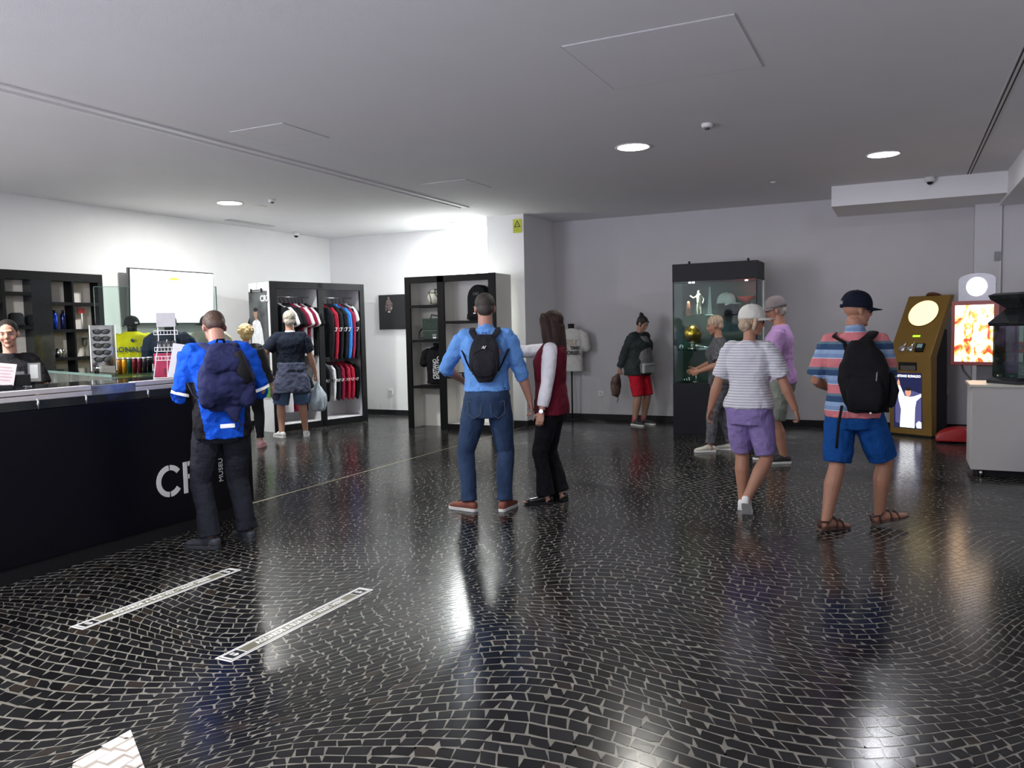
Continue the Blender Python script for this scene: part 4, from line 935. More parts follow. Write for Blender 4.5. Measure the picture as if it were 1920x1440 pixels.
text('screen_title', 'CRISTIANO RONALDO', .045, mat('screen_text', (.9, .9, .92), .4, emit=1.2), scr, sM(.006) @ Matrix.Translation((-.03, 0, .325)) @ Matrix.Rotation(R(90), 4, 'X'), .001, 'CENTER', .001, 1, .78)
text('shirt_print', 'Emirates', .03, mat('screen_dark', (.03, .03, .04), .4), scr, sM(.0075) @ Matrix.Translation((-.06, 0, -.03)) @ Matrix.Rotation(R(90), 4, 'X'), .001)
a = MB(); a.M = on_upper(.91); a.lathe([(0, 0), (.11, 0), (.11, .02), (0, .02)], (0.05, .05, 0)); a.build('top_knob', mat('knob_brown', (.1, .04, .03), .4, noise_amt=.1), t)

# ------------------------------------------------------------------ red photo machine
mp = ax(1826, 690, 1, 10.9); mz = -R(22)
t = thing('photo_machine', 'red framed glowing light box machine with round white lamp on top', 'vending machine', (mp.x, mp.y, 0), mz)
redm = mat('machine_red', (.22, .018, .015), .35, noise_amt=.08)
box('light_box', (-.26, 0, .985), (.26, .24, 1.75), redm, t, .006)
pr = mat('lightbox_print', (1, .9, .6), .3, emit=1)
nt = pr.node_tree; b_ = nt.nodes['Principled BSDF']; tc = nt.nodes.new('ShaderNodeTexCoord'); mpn = nt.nodes.new('ShaderNodeMapping'); mpn.inputs['Scale'].default_value = (9, 1, 6)
nn = nt.nodes.new('ShaderNodeTexNoise'); nn.inputs['Scale'].default_value = 1.1; nn.inputs['Detail'].default_value = 6; nn.inputs['Distortion'].default_value = 1.2
rp = nt.nodes.new('ShaderNodeValToRGB'); e = rp.color_ramp.elements; e[0].position = .36; e[0].color = (.35, .02, .01, 1); e[1].position = .52; e[1].color = (1, .93, .70, 1)
x_ = rp.color_ramp.elements.new(.44); x_.color = (.9, .35, .05, 1); x_ = rp.color_ramp.elements.new(.8); x_.color = (1, 1, .95, 1); rp.color_ramp.interpolation = 'LINEAR'
nt.links.new(tc.outputs['Object'], mpn.inputs[0]); nt.links.new(mpn.outputs[0], nn.inputs[0]); nt.links.new(nn.outputs[0], rp.inputs[0]); nt.links.new(rp.outputs[0], b_.inputs['Emission Color']); nt.links.new(rp.outputs[0], b_.inputs['Base Color'])
b_.inputs['Emission Strength'].default_value = 1.8
box('picture', (-.215, -.004, 1.03), (.20, 0, 1.70), pr, t)
shp = [(-.20, 1.75), (.20, 1.75), (.20, 2.0)] + [(.20*math.cos(R(k*18)), 2.0+.075*math.sin(R(k*18))) for k in range(1, 10)] + [(-.20, 2.0)]
MB().prism(shp, 1, .05, .065).build('header_plate', mat('header_silver', (.26, .26, .29), .3, .3, noise_amt=.05), t)
MB().cyl((.0, .040, 1.915), (0, .05, 1.915), .112, 36).build('round_lamp', mat('lamp_white', (1, .98, 1), .4, emit=1.7), t)
for dx in (-.17, .10): MB().tube([(dx, .1, 1.0), (dx+.02, .1, .92), (dx+.16, .12, .72), (dx+.18, .14, .3)], .014, 10).build('tube_leg', plastic('leg_grey', (.10, .10, .10)), t, True)
box('stem', (.0, .08, .06), (.2, .22, 1.0), plastic('stem_grey', (.07, .07, .08)), t, .005)
a = MB(); a.prism([(.30*math.cos(R(k*12)), .05+.27*math.sin(R(k*12))*.6) for k in range(16)] , 1, -.25, .12)
a.M = Matrix.Identity(4); rb = a.build('red_base', mat('base_red', (.42, .015, .02), .4, noise_amt=.08), t, True, bevel=.01)
rbp = at(1806, 832); rb.matrix_basis = Matrix.Rotation(-mz, 4, 'Z') @ Matrix.Translation((rbp.x-mp.x, rbp.y-mp.y+.22, -.03))
for k in range(3):
    pass
t = thing('cable_bundle', 'tangle of black cables on the floor behind the golden kiosk', 'cable', (.72, 12.1, 0))
cb = MB()
for k in range(7):
    cb.tube([(-.3+.05*k, random.uniform(-.1, .2), .012), (-.1+random.uniform(-.1, .1), random.uniform(-.1, .2), .03+.01*k), (.1, random.uniform(-.1, .2), .03), (.26, random.uniform(-.2, .2), .012)], .011, 6)
cb.build('cords', matte_black, t, True)

# ------------------------------------------------------------------ white cabinet with souvenir tower
t = thing('white_cabinet', 'low speckled white cabinet at the right edge', 'cabinet', (.625, 8.9, 0))
wc = mat('cabinet_white', (.60, .59, .58), .5, noise_amt=.06, noise_scale=150)
box('body', (0, 0, .07), (1.5, .62, .875), wc, t, .004); box('worktop', (-.02, -.015, .875), (1.52, .64, .90), mat('cabinet_top', (.68, .68, .60), .3, noise_amt=.03), t, .003)
box('plinth', (.06, .06, .0), (1.46, .56, .07), matte_black, t)
for fx in (.09, .75, 1.4): MB().cyl((fx, .045, 0), (fx, .045, .07), .018, 12).build('foot', chrome, t, True)
tw = Vector((1.12, 9.22, .90))
t = thing('souvenir_tower', 'six sided glass tower with glossy black top holding souvenirs', 'display tower', tw, R(8))
def hexa(prof, name, m_, sm=False): return MB().lathe(prof, n=6).build(name, m_, t, sm, bevel=.004)
hexa([(0, 0), (.36, 0), (.36, .03), (.31, .06), (0, .06)], 'base', gloss_black)
hexa([(0, .56), (.345, .56), (.36, .59), (.20, .73), (0, .73)], 'canopy', gloss_black)
hexa([(0, .73), (.20, .73), (.34, .82), (.36, .86), (.30, .88), (0, .89)], 'top_cap', gloss_black)
for k in range(6):
    a0, a1 = R(60*k), R(60*k+60); p0 = (.31*math.cos(a0), .31*math.sin(a0)); p1 = (.31*math.cos(a1), .31*math.sin(a1)); q0 = (p0[0]*.985, p0[1]*.985); q1 = (p1[0]*.985, p1[1]*.985)
    MB().prism([p0, p1, q1, q0], 2, .06, .56).build('glass_pane', glass, t)
MB().lathe([(0, .30), (.29, .30), (.29, .305), (0, .305)], n=6).build('shelf', glass, t)
MB().cyl((0, 0, .06), (0, 0, .56), .045, 16).build('column', gloss_black, t, True)
for k in range(3):
    a_ = R(60*k+190); MB().cyl((.12*math.cos(a_), .12*math.sin(a_), .06), (.12*math.cos(a_), .12*math.sin(a_), .56), .008, 8).build('rod', chrome, t, True)
for k, (ang_, cnm, cc_, z_) in enumerate(((205, 'blue grey', (.10, .13, .2), .0), (228, 'teal edged', (.02, .25, .28), 0), (252, 'charcoal', (.03, .03, .035), 0), (278, 'dark brown', (.06, .03, .02), 0), (240, 'dull red', (.25, .03, .03), .245))):
    a_ = R(ang_); q = thing('souvenir_card', cnm+' souvenir card standing '+('on the upper glass shelf of the tower' if z_ else 'inside the tower'), 'souvenir', (tw.x+.21*math.cos(a_), tw.y+.21*math.sin(a_), .961+z_), a_+R(90), 'souvenirs in the glass tower')
    hh = .1 if z_ else .15; box('card', (-.05, -.01, 0), (.05, .012, hh), mat('card_'+cnm.replace(' ', '_'), cc_, .35, noise_amt=.5, noise_scale=30), q, .002)
    box('picture', (-.035, -.012, .03), (.03, -.01, hh-.02), mat('card_picture', (.14, .15, .18), .4, col2=(.03, .03, .05), noise_scale=40), q)
for k, (px, cl) in enumerate(((1852, (.9, .85, .5)), (1871, (.9, .9, .8)))):
    q = thing('keyring', ['yellowish keyring lying at left foot of the tower', 'silvery keyring beside the teal edged card'][k], 'souvenir', (tw.x-.25+.1*k, tw.y-.08-.1*k, .975), R(30), 'keyrings in the glass tower')
    MB().ell((0, 0, .0), (.025, .012, .015), n=12, m=6).build('charm', mat('charm_%d' % k, cl, .2, .6, noise_amt=.1), q, True)

# ------------------------------------------------------------------ people
_ct = []
def crease_tex():
    if not _ct:
        x = bpy.data.textures.new('creases', 'CLOUDS'); x.noise_scale = .042; x.noise_depth = 2; _ct.append(x)
    return _ct[0]
def skin_mat(name, col): return mat('skin_'+name, col, .5, attr='tint', bump=.25, bump_scale=60, spec=.4)
def ik(a, b, l1, l2, pole):
    d = b-a; L = min(d.length, (l1+l2)*.998); d.normalize(); b2 = a+d*L
    x = (l1*l1-l2*l2+L*L)/(2*L); h = math.sqrt(max(0, l1*l1-x*x)); p = Vector(pole); p = (p-d*p.dot(d)).normalized()
    return a+d*x+p*h, b2
TORSO = {'m': [(.462, .05, .05, -.002), (.49, .086, .066, -.006), (.53, .095, .070, -.006), (.57, .091, .064, 0), (.61, .086, .062, .004), (.66, .090, .064, .006), (.71, .100, .068, .006), (.75, .108, .070, .004), (.785, .110, .062, 0), (.81, .088, .050, -.004), (.83, .052, .040, -.006), (.85, .034, .036, -.002)],
         'f': [(.462, .05, .05, -.002), (.49, .092, .070, -.008), (.53, .102, .073, -.008), (.57, .093, .066, -.002), (.61, .078, .058, .002), (.66, .079, .059, .006), (.71, .090, .068, .012), (.75, .094, .068, .010), (.785, .096, .056, 0), (.81, .078, .046, -.004), (.83, .045, .036, -.006), (.85, .030, .033, -.002)]}
class Person:
    def __init__(s, label, x, y, rz, H, skin, sex='m', g=1.0, lean=0, hunch=0, twist=0, head=(0, 0, 0), arms=None, feet=None, vox=.0075, barefoot=False, hands=True, hip_shift=0.0, belly=0.0, kpole=None, longp=False):
        s.longp = longp
        s.H, s.sex, s.g, s.vox = H, sex, g, vox
        s.T = thing('person', label, 'person', (x, y, 0), rz); s.rz = rz; s.loc = Vector((x, y, 0))
        s.lean, s.hunch, s.twist = R(lean), R(hunch), R(twist); s.belly = belly
        feet = feet or {-1: (-.09, 0, 8, 0, 0), 1: (.09, 0, -8, 0, 0)}
        th, shn = .236*H, .226*H; s.foot = {}; ank = {}
        for k, (fx, fy, yaw, lift, pit) in feet.items():
            F = Matrix.Translation((fx, fy, lift)) @ Matrix.Rotation(R(yaw), 4, 'Z') @ Matrix.Rotation(-R(pit), 4, 'X')
            s.foot[k] = F; ank[k] = F @ Vector((0, 0, .045*H))
        hipz = .498*H
        s.px = hip_shift; s.py = sum(a.y for a in ank.values())/2*.5
        for k, a in ank.items():
            dx = math.hypot(a.x-(s.px+k*.052*H), a.y-s.py); hipz = min(hipz, a.z+math.sqrt(max(.01, ((th+shn)*.997)**2-dx*dx)))
        s.dz = hipz-.498*H; s.hz = .5*H
        # spine
        s.sp = []; p = Vector((s.px, s.py, .44*H+s.dz)); N = 50; z0, z1 = .44*H, .90*H; st = (z1-z0)/N
        for i in range(N+1):
            z = z0+st*i; t_ = min(1, max(0, (z-.50*H)/(.14*H))); t2 = min(1, max(0, (z-.68*H)/(.12*H)))
            a = s.lean*t_+s.hunch*t2; s.sp.append((z, p.copy(), a, s.twist*min(1, max(0, (z-.5*H)/(.28*H)))))
            p = p + Vector((-math.sin(s.twist)*math.sin(a), math.cos(s.twist)*math.sin(a), math.cos(a)))*st
        s.hip = {}; s.knee = {}; s.ank = {}
        for k in (-1, 1):
            s.hip[k] = Vector((s.px+k*.052*H, s.py, .498*H+s.dz)); f = s.foot[k]
            fw = f.to_3x3() @ Vector((0, 1, 0)); s.knee[k], s.ank[k] = ik(s.hip[k], ank[k], th, shn, (kpole or {}).get(k) or (fw.x, fw.y, .05))
        ua, fa = .168*H, .147*H; sw = (.103 if sex == 'm' else .092)*(1+.3*(g-1)); s.sh = {}; s.elb = {}; s.wr = {}; s.hd = {}
        for k in (-1, 1):
            s.sh[k] = s.P(k*sw*H, -.004*H, .797*H)
            ar = (arms or {}).get(k) or dict(w=(k*.19, .04, .47), pole=(k*.3, -1, 0))
            w_ = Vector(ar['w'])*H + (Vector((0, 0, s.dz)) if not ar.get('abs') else Vector())
            s.elb[k], s.wr[k] = ik(s.sh[k], w_, ua, fa, ar.get('pole', (k*.3, -1, 0)))
            s.hd[k] = ar
        nk = s.fr(.868*H); hy, hp, ht = [R(v) for v in head]
        s.HM = nk @ Matrix.Rotation(hy, 4, 'Z') @ Matrix.Rotation(-hp, 4, 'X') @ Matrix.Rotation(ht, 4, 'Y') @ Matrix.Translation((0, .012, .066*H*.98)) @ Matrix.Scale(H/1.75*(1.0 if sex == 'm' else .97), 4)
        s.build_body(skin, barefoot, hands)
    def fr(s, z):
        N = len(s.sp)-1; t_ = (z-s.sp[0][0])/(s.sp[-1][0]-s.sp[0][0])*N; i = max(0, min(N-1, int(math.floor(t_)))); f = t_-i
        p = s.sp[i][1].lerp(s.sp[i+1][1], f); a = s.sp[i][2]*(1-f)+s.sp[i+1][2]*f; w_ = s.sp[i][3]
        return Matrix.Translation(p) @ Matrix.Rotation(w_, 4, 'Z') @ Matrix.Rotation(-a, 4, 'X')
    def P(s, x, y, z): return s.fr(z) @ Vector((x, y, 0))
    def ring(s, z, rx, ry, yo=0, n=24, pw=.85):
        F = s.fr(z); o = []
        for i in range(n):
            a = 2*math.pi*i/n; c, q = math.cos(a), math.sin(a)
            o.append(F @ Vector((rx*math.copysign(abs(c)**pw, c), yo+ry*math.copysign(abs(q)**pw, q), 0)))
        return o
    def torso(s, z0, z1, ease, hem=None, top=None):
        H = s.H; rs_ = []; L = TORSO[s.sex]
        def gi(z):
            for i in range(len(L)-1):
                if z <= L[i+1][0]:
                    f = max(0, (z-L[i][0])/(L[i+1][0]-L[i][0])); return [L[i][k]+(L[i+1][k]-L[i][k])*f for k in range(4)]
            return list(L[-1])
        n = 13
        for i in range(n+1):
            z = z0+(z1-z0)*i/n; q = gi(z) if z > .50 else gi(.50); gg = s.g if z < .78 else 1+(s.g-1)*.4
            bl = s.belly*math.exp(-((z-.6)/.06)**2)
            e = ease*(1 if z < .8 else .5); ex = 0
            if hem and i < 3: ex = hem*(3-i)/3
            if z < .5: q[1] *= 1-(.5-z)*3.2; q[2] *= 1-(.5-z)*2.0
            rs_.append(s.ring(z*H, q[1]*H*gg+e+ex, q[2]*H*gg+e+ex+bl*H*.5, q[3]*H+bl*H*.5))
        return rs_
    def build_body(s, skin, barefoot, hands):
        H, g = s.H, s.g; b = MB(); b.rings(s.torso(.492, .85, -.022))
        al = 1+(g-1)*.6
        for k in (-1, 1):
            h_, kn, an = s.hip[k], s.knee[k], s.ank[k]
            cp = kn.lerp(an, .32); bk = (s.foot[k].to_3x3() @ Vector((0, -1, 0))); bk.z = 0
            lk = .84 if s.longp else 1.0
            b.tube([h_+Vector((0, 0, -.03)), h_.lerp(kn, .4), h_.lerp(kn, .85), kn, cp+bk*.010, kn.lerp(an, .7)+bk*.004, an], [v*H*al*lk for v in (.040, .043, .033, .031, .034, .025, .0205)], 14)
            F = s.foot[k]; ft = MB()
            fs = 1.0 if barefoot else .78
            if True:
                q = lambda x, y, z: F @ Vector((x, y, z))
                b.tube([an, q(0, -.02, .045), q(0, .0, .04)], [.034, .036, .034], 12)
                b.tube([q(0, -.035, .04), q(0, .04, .045), q(k*.004, .11, .03), q(0, .165, .022), q(-k*.004, .195, .018)], [(a_*fs, b_*fs) for a_, b_ in ((.03, .03), (.034, .036), (.042, .024), (.042, .016), (.03, .013))], 12, up=(0, 0, 1))
            sh, el, wr = s.sh[k], s.elb[k], s.wr[k]
            b.tube([s.P(k*.05*H, 0, .812*H), s.P(k*.09*H, 0, .806*H), sh], [.028*H, .031*H, .032*H], 12)
            b.tube([sh, sh.lerp(el, .3), sh.lerp(el, .85), el, el.lerp(wr, .3), el.lerp(wr, .75), wr], [v*H*al for v in (.031, .029, .023, .0215, .0245, .0175, .0145)], 12)
        HS = s.HM.to_scale()[0]
        hb = s.HM @ Vector((0, -.018, -.06))
        b.tube([s.P(0, -.004*H, .815*H), s.P(0, -.002*H, .85*H), hb], [.040*H*(1 if s.sex == 'm' else .86), .034*H*(1 if s.sex == 'm' else .86), .033*H*(1 if s.sex == 'm' else .86)], 14)
        hm = MB(); hm.M = s.HM
        hm.ell((0, -.012, .035), (.075, .094, .083), n=24, m=14).ell((0, .03, -.015), (.064, .058, .085), n=20, m=12).ell((0, .03, -.068), (.050, .050, .042), n=16, m=10).ell((0, .072, -.094), (.022, .016, .017))
        hm.tube([(0, .082, .022), (0, .098, -.004), (0, .108, -.022)], [.008, .011, .013], 10).ell((0, .092, -.028), (.018, .014, .009)).tube([(-.036, .074, .028), (0, .088, .026), (.036, .074, .028)], .012, 10)
        hm.ell((-.036, .066, -.028), (.022, .02, .022)).ell((.036, .066, -.028), (.022, .02, .022)).tube([(-.02, .080, -.054), (0, .090, -.053), (.02, .080, -.054)], .0065, 8).tube([(-.017, .078, -.064), (0, .087, -.065), (.017, .078, -.064)], .007, 8)
        for k in (-1, 1): hm.ell((k*.077, -.006, -.006), (.009, .02, .033), Matrix.Rotation(k*.25, 3, 'Z'), 12, 10)
        b.v += hm.v[:0]; k0 = len(b.v); b.v += hm.v; b.f += [tuple(i+k0 for i in f) for f in hm.f]
        o = b.build('body', None, None, True, mods=REM(s.vox, 2)); me = o.data; bpy.data.objects.remove(o)
        if hands:
            hmesh = MB()
            for k in (-1, 1): s.hand(hmesh, k)
            ho = hmesh.build('h', None, None, True, mods=REM(.0036, 2)); h2 = ho.data; bpy.data.objects.remove(ho)
            bm = bmesh.new(); bm.from_mesh(me); bm.from_mesh(h2); bm.to_mesh(me); bm.free(); bpy.data.meshes.remove(h2)
            me.polygons.foreach_set('use_smooth', [True]*len(me.polygons))
        ca = me.color_attributes.new('tint', 'FLOAT_COLOR', 'POINT'); inv = s.HM.inverted(); cols = []
        hc = s.HM @ Vector((0, 0, 0))
        brow = (.35, .28, .25)
        for v in me.vertices:
            c = (1, 1, 1)
            if (v.co-hc).length < .17:
                p = inv @ v.co
                if p.y > .05:
                    if abs(p.x) < .021 and -.070 < p.z < -.051 and p.y > .068: c = (.80, .56, .56)
                    elif .018 < abs(p.x) < .05 and .022 < p.z < .031: c = brow
                    elif abs(p.x) > .014 and abs(p.x) < .048 and -.002 < p.z < .018: c = (.72, .62, .62)
                    elif abs(p.x) > .02 and -.045 < p.z < -.01: c = (1.05, .88, .86)
            cols += [*c, 1]
        ca.data.foreach_set('color', cols)
        me.materials.clear(); me.materials.append(skin); me.name = 'body'
        s.body = bpy.data.objects.new('body', me); COL.objects.link(s.body); s.body.parent = s.T
        for k in (-1, 1):
            e = MB(); e.M = s.HM; e.ell((k*.031, .0755, .007), (.0125, .0105, .0062), n=14, m=10); e.build('eye', mat('eye_white', (.40, .36, .34), .3, noise_amt=.02), s.body, True)
            e = MB(); e.M = s.HM; e.ell((k*.031, .0840, .007), (.0056, .003, .0054), n=12, m=8); e.build('iris', mat('iris_dark', (.03, .02, .015), .2, noise_amt=.1), s.body, True)
    def hand(s, mb, k):
        H = s.H; ar = s.hd[k]; wr = s.wr[k]; el = s.elb[k]; d = Vector(ar.get('d', (wr-el))).normalized()
        n_ = Vector(ar.get('n', (-k, 0, 0))); n_ = (n_-d*n_.dot(d)).normalized()          # palm faces n_
        t_ = Vector(ar.get('t', (0, 1, 0))); t_ = (t_-d*t_.dot(d)-n_*t_.dot(n_)).normalized()   # thumb side
        sc = H/1.75*(1 if s.sex == 'm' else .92); cu = ar.get('curl', 25)
        q = lambda a, b, c: wr+(d*a+t_*b+n_*c)*sc
        mb.tube([wr-d*.02, q(.0, 0, 0), q(.03, .0, 0), q(.06, 0, .002), q(.088, -.001, .003)], [(.026*sc, .019*sc), (.027*sc, .018*sc), (.035*sc, .016*sc), (.041*sc, .015*sc), (.039*sc, .012*sc)], 12, up=n_)
        for i, (off, L_, r_) in enumerate(((.030, .072, .0086), (.010, .080, .0090), (-.010, .074, .0086), (-.029, .058, .0076))):
            p = q(.082, off, .003); pts = [q(.06, off*.9, .002), p]; a = R(cu*.5+i*3)
            for j, f in enumerate((.45, .32, .23)):
                dd = d*math.cos(a)+n_*math.sin(a)+t_*(off*1.2*math.cos(a)); p = p+dd.normalized()*L_*f*sc; pts.append(p); a += R(cu*(1.1 if j == 0 else .8))
            mb.tube(pts, [r_*sc, r_*sc, r_*.95*sc, r_*.88*sc, r_*.78*sc], 8)
        p = q(.018, .024, .004); pts = [p]; dirs = [(.55, .75, .3), (.8, .45, .35), (.95, .1, .4)]
        for (a_, b_, c_), L_ in zip(dirs, (.036, .032, .026)): p = p+(d*a_+t_*b_+n_*c_).normalized()*L_*sc; pts.append(p)
        mb.tube(pts, [.013*sc, .0115*sc, .0098*sc, .0085*sc], 8)
    # ---- clothes -------------------------------------------------------
    def top(s, m, name='shirt', hem=.50, sleeve=.55, ease=.014, flare=0.008, top=.842, sl_w=.018, fold=.016, vox=.0095, extra=None, cuff=False):
        H = s.H; b = MB(); b.rings(s.torso(hem, top, ease, hem=flare)); al = 1+(s.g-1)*.6
        for k in (-1, 1):
            sh, el, wr = s.sh[k], s.elb[k], s.wr[k]
            b.tube([s.P(k*.045*H, -.003*H, .812*H), s.P(k*.085*H, -.002*H, .806*H), sh+Vector((0, 0, .002))], [.030*H+ease*.4, .033*H+ease*.6, .035*H+ease*.8], 14)
            sl = sleeve if not isinstance(sleeve, dict) else sleeve[k]
            pts = [sh]; rd = [.033*H*al+ease*.9]
            if sl <= 1:
                pts += [sh.lerp(el, sl*.5), sh.lerp(el, sl)]; rd += [.031*H*al+ease*.9+sl_w*.5, .028*H*al+ease*.6+sl_w]
            else:
                pts += [sh.lerp(el, .45), sh.lerp(el, .9), el, el.lerp(wr, (sl-1)*.5), el.lerp(wr, sl-1)]
                rd += [.029*H*al+ease*.6+sl_w*.35, .0245*H*al+ease*.6+sl_w*.35, .024*H*al+ease*.6+sl_w*.35, .024*H*al+ease*.5+sl_w*.4, .0180*H*al+ease*.5+sl_w*.45]
            b.tube(pts, rd, 14, caps=False)
        if extra: extra(b)
        return b.build(name, m, s.T, True, mods=REM(vox, 1)+[('DISPLACE', dict(texture=fold_tex(), strength=fold, mid_level=.5)), ('DISPLACE', dict(texture=crease_tex(), strength=fold*.45, mid_level=.5))])
    def bottom(s, m, name='trousers', leg=1.95, ease=.012, hemw=.03, waist=.56, fold=.012, vox=.009, kneew=None):
        # leg: 0..1 down the thigh, 1..2 down the shin
        H = s.H; b = MB(); b.rings(s.torso(.435, waist, ease*(.9 if waist > .56 else .5))); al = 1+(s.g-1)*.6
        for k in (-1, 1):
            h_, kn, an = s.hip[k], s.knee[k], s.ank[k]; hh = h_+Vector((0, 0, .03*H)); ii = Vector((k*.006, 0, 0))
            if leg <= 1: pts = [hh, h_.lerp(kn, leg*.35), h_.lerp(kn, leg*.7), h_.lerp(kn, leg)]; rd = [.050*H*al+ease*.7, .050*H*al+ease, .046*H*al+ease+hemw*.3, .039*H*al+ease+hemw*.5]
            else:
                f = leg-1; pts = [hh, h_.lerp(kn, .35), h_.lerp(kn, .8), kn, kn.lerp(an, f*.45)+s.foot[k].to_3x3() @ Vector((0, -.010, 0)), kn.lerp(an, f*.85), kn.lerp(an, f)]
                kw = (kneew or .033*H)*al; rd = [.050*H*al+ease*.7, .049*H*al+ease, kw*1.14+ease, kw*1.03+ease, max(.035*H*al+ease*.5, .02*H+hemw*.6), max(.027*H*al+ease*.5, hemw+.018*H), hemw+.020*H]
            b.tube(pts, rd, 16, caps=False)
        return b.build(name, m, s.T, True, mods=REM(vox, 1)+[('DISPLACE', dict(texture=fold_tex(), strength=fold, mid_level=.5)), ('DISPLACE', dict(texture=crease_tex(), strength=fold*.5, mid_level=.5))])
    def shoes(s, m, sole_m, kind='sneaker', scale=1.0, lace=None):
        for k in (-1, 1):
            F = s.foot[k] @ Matrix.Diagonal((k*1.0, 1, 1, 1)).to_4x4() @ Matrix.Scale(scale*s.H/1.75, 4)
            def rg(y, w_, h, z0=.018, cx=0):
                o = []
                for i in range(16):
                    a = 2*math.pi*i/16; c, q = math.cos(a), math.sin(a)
                    o.append(F @ Vector((cx+w_*math.copysign(abs(c)**.8, c), y, z0+h*(.5+.5*math.copysign(abs(q)**.7, q)))))
                return o
            out = [(-.075, .018), (-.065, .031), (-.02, .034), (.05, .037), (.11, .046), (.16, .046), (.195, .034), (.21, .016)]
            if kind == 'sandal':
                sm = MB(); sm.M = F
                sm.prism([(x_, y_) for y_, x_ in out] + [(-x_*.9, y_) for y_, x_ in out[::-1]], 2, .0, .022); so = sm.build('sandal', sole_m, s.T, bevel=.004)
                for pts in ([(-.045, .12, .015), (-.03, .12, .05), (.0, .12, .062), (.03, .12, .05), (.048, .12, .015)], [(-.042, .06, .015), (-.034, .07, .06), (0, .075, .082), (.034, .07, .06), (.042, .06, .015)],
                            [(-.038, -.02, .015), (-.04, -.02, .06), (-.02, .04, .10), (.02, .04, .10), (.04, -.02, .06), (.038, -.02, .015)], [(-.036, -.01, .07), (-.03, -.06, .075), (0, -.07, .078), (.03, -.06, .075), (.036, -.01, .07)], [(0, -.068, .02), (0, -.072, .075)]):
                    st = MB(); st.M = F; st.tube(pts, .016, 8, flat=.3, up=(0, 1, 0) if len(pts) > 4 and abs(pts[0][2]-.015) < .01 else None); st.build('strap', m, so, True)
                continue
            hi = .085 if kind != 'boot' else .10
            u = MB(); u.rings([rg(-.072, .012, .045), rg(-.066, .028, .06), rg(-.04, .034, hi-.015), rg(0, .036, hi), rg(.045, .038, .075), rg(.09, .043, .054), rg(.135, .046, .045), rg(.175, .040, .037), rg(.2, .022, .025), rg(.206, .008, .014)])
            sh_ = u.build('shoe', m, s.T, True)
            so = MB(); so.M = F; so.prism([(x_, y_) for y_, x_ in out] + [(-x_*.92, y_) for y_, x_ in out[::-1]], 2, .0, .026); so.build('sole', sole_m, sh_, bevel=.004)
            if lace:
                for q in range(4):
                    lc = MB(); lc.M = F; y_ = .05+q*.018; z_ = .092-.008*q; lc.tube([(-.02, y_, z_), (0, y_+.004, z_+.006), (.02, y_, z_)], .0035, 6); lc.build('lace', lace, sh_)
    def hair(s, m, kind='short', name='hair'):
        h = MB(); h.M = s.HM; mods = REM(.006, 1)
        if kind in ('short', 'balding', 'staff'):
            h.ell((0, -.020, .042), (.081, .096, .085), n=24, m=14).ell((0, -.055, -.01), (.068, .056, .06), n=16, m=10)
            if kind == 'staff': h.ell((0, -.11, .06), (.035, .035, .035), n=12, m=8)
            h.box((-.0001, -.02, 0), (.0001, -.019, .01))
        elif kind == 'thick':
            h.ell((0, -.022, .046), (.088, .104, .092), n=24, m=14).ell((0, -.06, -.02), (.074, .056, .065), n=16, m=10)
        elif kind == 'curly':
            rr = random.Random(5); h.ell((0, -.03, .03), (.10, .10, .10), n=24, m=14).ell((0, -.05, -.05), (.085, .06, .07))
            for i in range(150):
                a, e_ = rr.uniform(0, 2*math.pi), rr.uniform(-.7, 1.5); d_ = Vector((math.cos(a)*math.cos(e_), math.sin(a)*math.cos(e_), math.sin(e_)))
                if d_.y > .35 and d_.z < .65: continue
                h.ell(Vector((0, -.03, .02))+d_*.098, (.02, .02, .02), n=8, m=6)
            mods = REM(.0055, 1)
        elif kind == 'bob':   # chin length hair under a cap
            h.ell((0, -.03, .025), (.083, .088, .078), n=24, m=14).ell((0, -.055, -.03), (.085, .06, .062)).tube([(.075, .02, .03), (.084, .01, -.03), (.078, .005, -.07)], [.02, .02, .014], 10).tube([(-.075, .02, .03), (-.084, .01, -.03), (-.078, .005, -.07)], [.02, .02, .014], 10)
        elif kind == 'bun':
            h.ell((0, -.022, .044), (.083, .098, .088), n=24, m=14).ell((0, -.055, -.01), (.07, .056, .06)).ell((0, -.085, .12), (.038, .038, .034)); h.tube([(0, -.085, .12), (-.02, -.12, .15), (.0, -.15, .14)], [.012, .008, .004], 8).tube([(0, -.08, .13), (.03, -.09, .16), (.05, -.11, .15)], [.01, .007, .004], 8)
            for k in (-1, 1): h.tube([(k*.07, .045, .06), (k*.078, .03, 0), (k*.074, .03, -.04)], [.012, .01, .006], 8)
        elif kind == 'long':
            h.ell((0, -.018, .042), (.089, .104, .09), n=24, m=14)
            h.tube([(0, -.03, .06), (0, -.065, -.03), (0, -.085, -.15), (0, -.10, -.27), (.01, -.105, -.36), (.02, -.105, -.43)], [(.085, .06), (.096, .06), (.105, .05), (.098, .04), (.072, .028), (.03, .014)], 20, up=(0, 1, 0))
            for k in (-1, 1): h.tube([(k*.07, .01, .05), (k*.088, -.015, -.02), (k*.094, -.04, -.12), (k*.095, -.06, -.25), (k*.085, -.08, -.36)], [.036, .042, .042, .036, .015], 12)
            for k in (-1, 1): h.tube([(k*.045, .065, .085), (k*.078, .050, .04), (k*.090, .02, -.03), (k*.092, .0, -.12), (k*.09, -.02, -.22), (k*.085, -.04, -.32)], [.024, .030, .036, .038, .036, .016], 12)
        tx = fold_tex() if kind not in ('thick', 'long', 'bob') else None
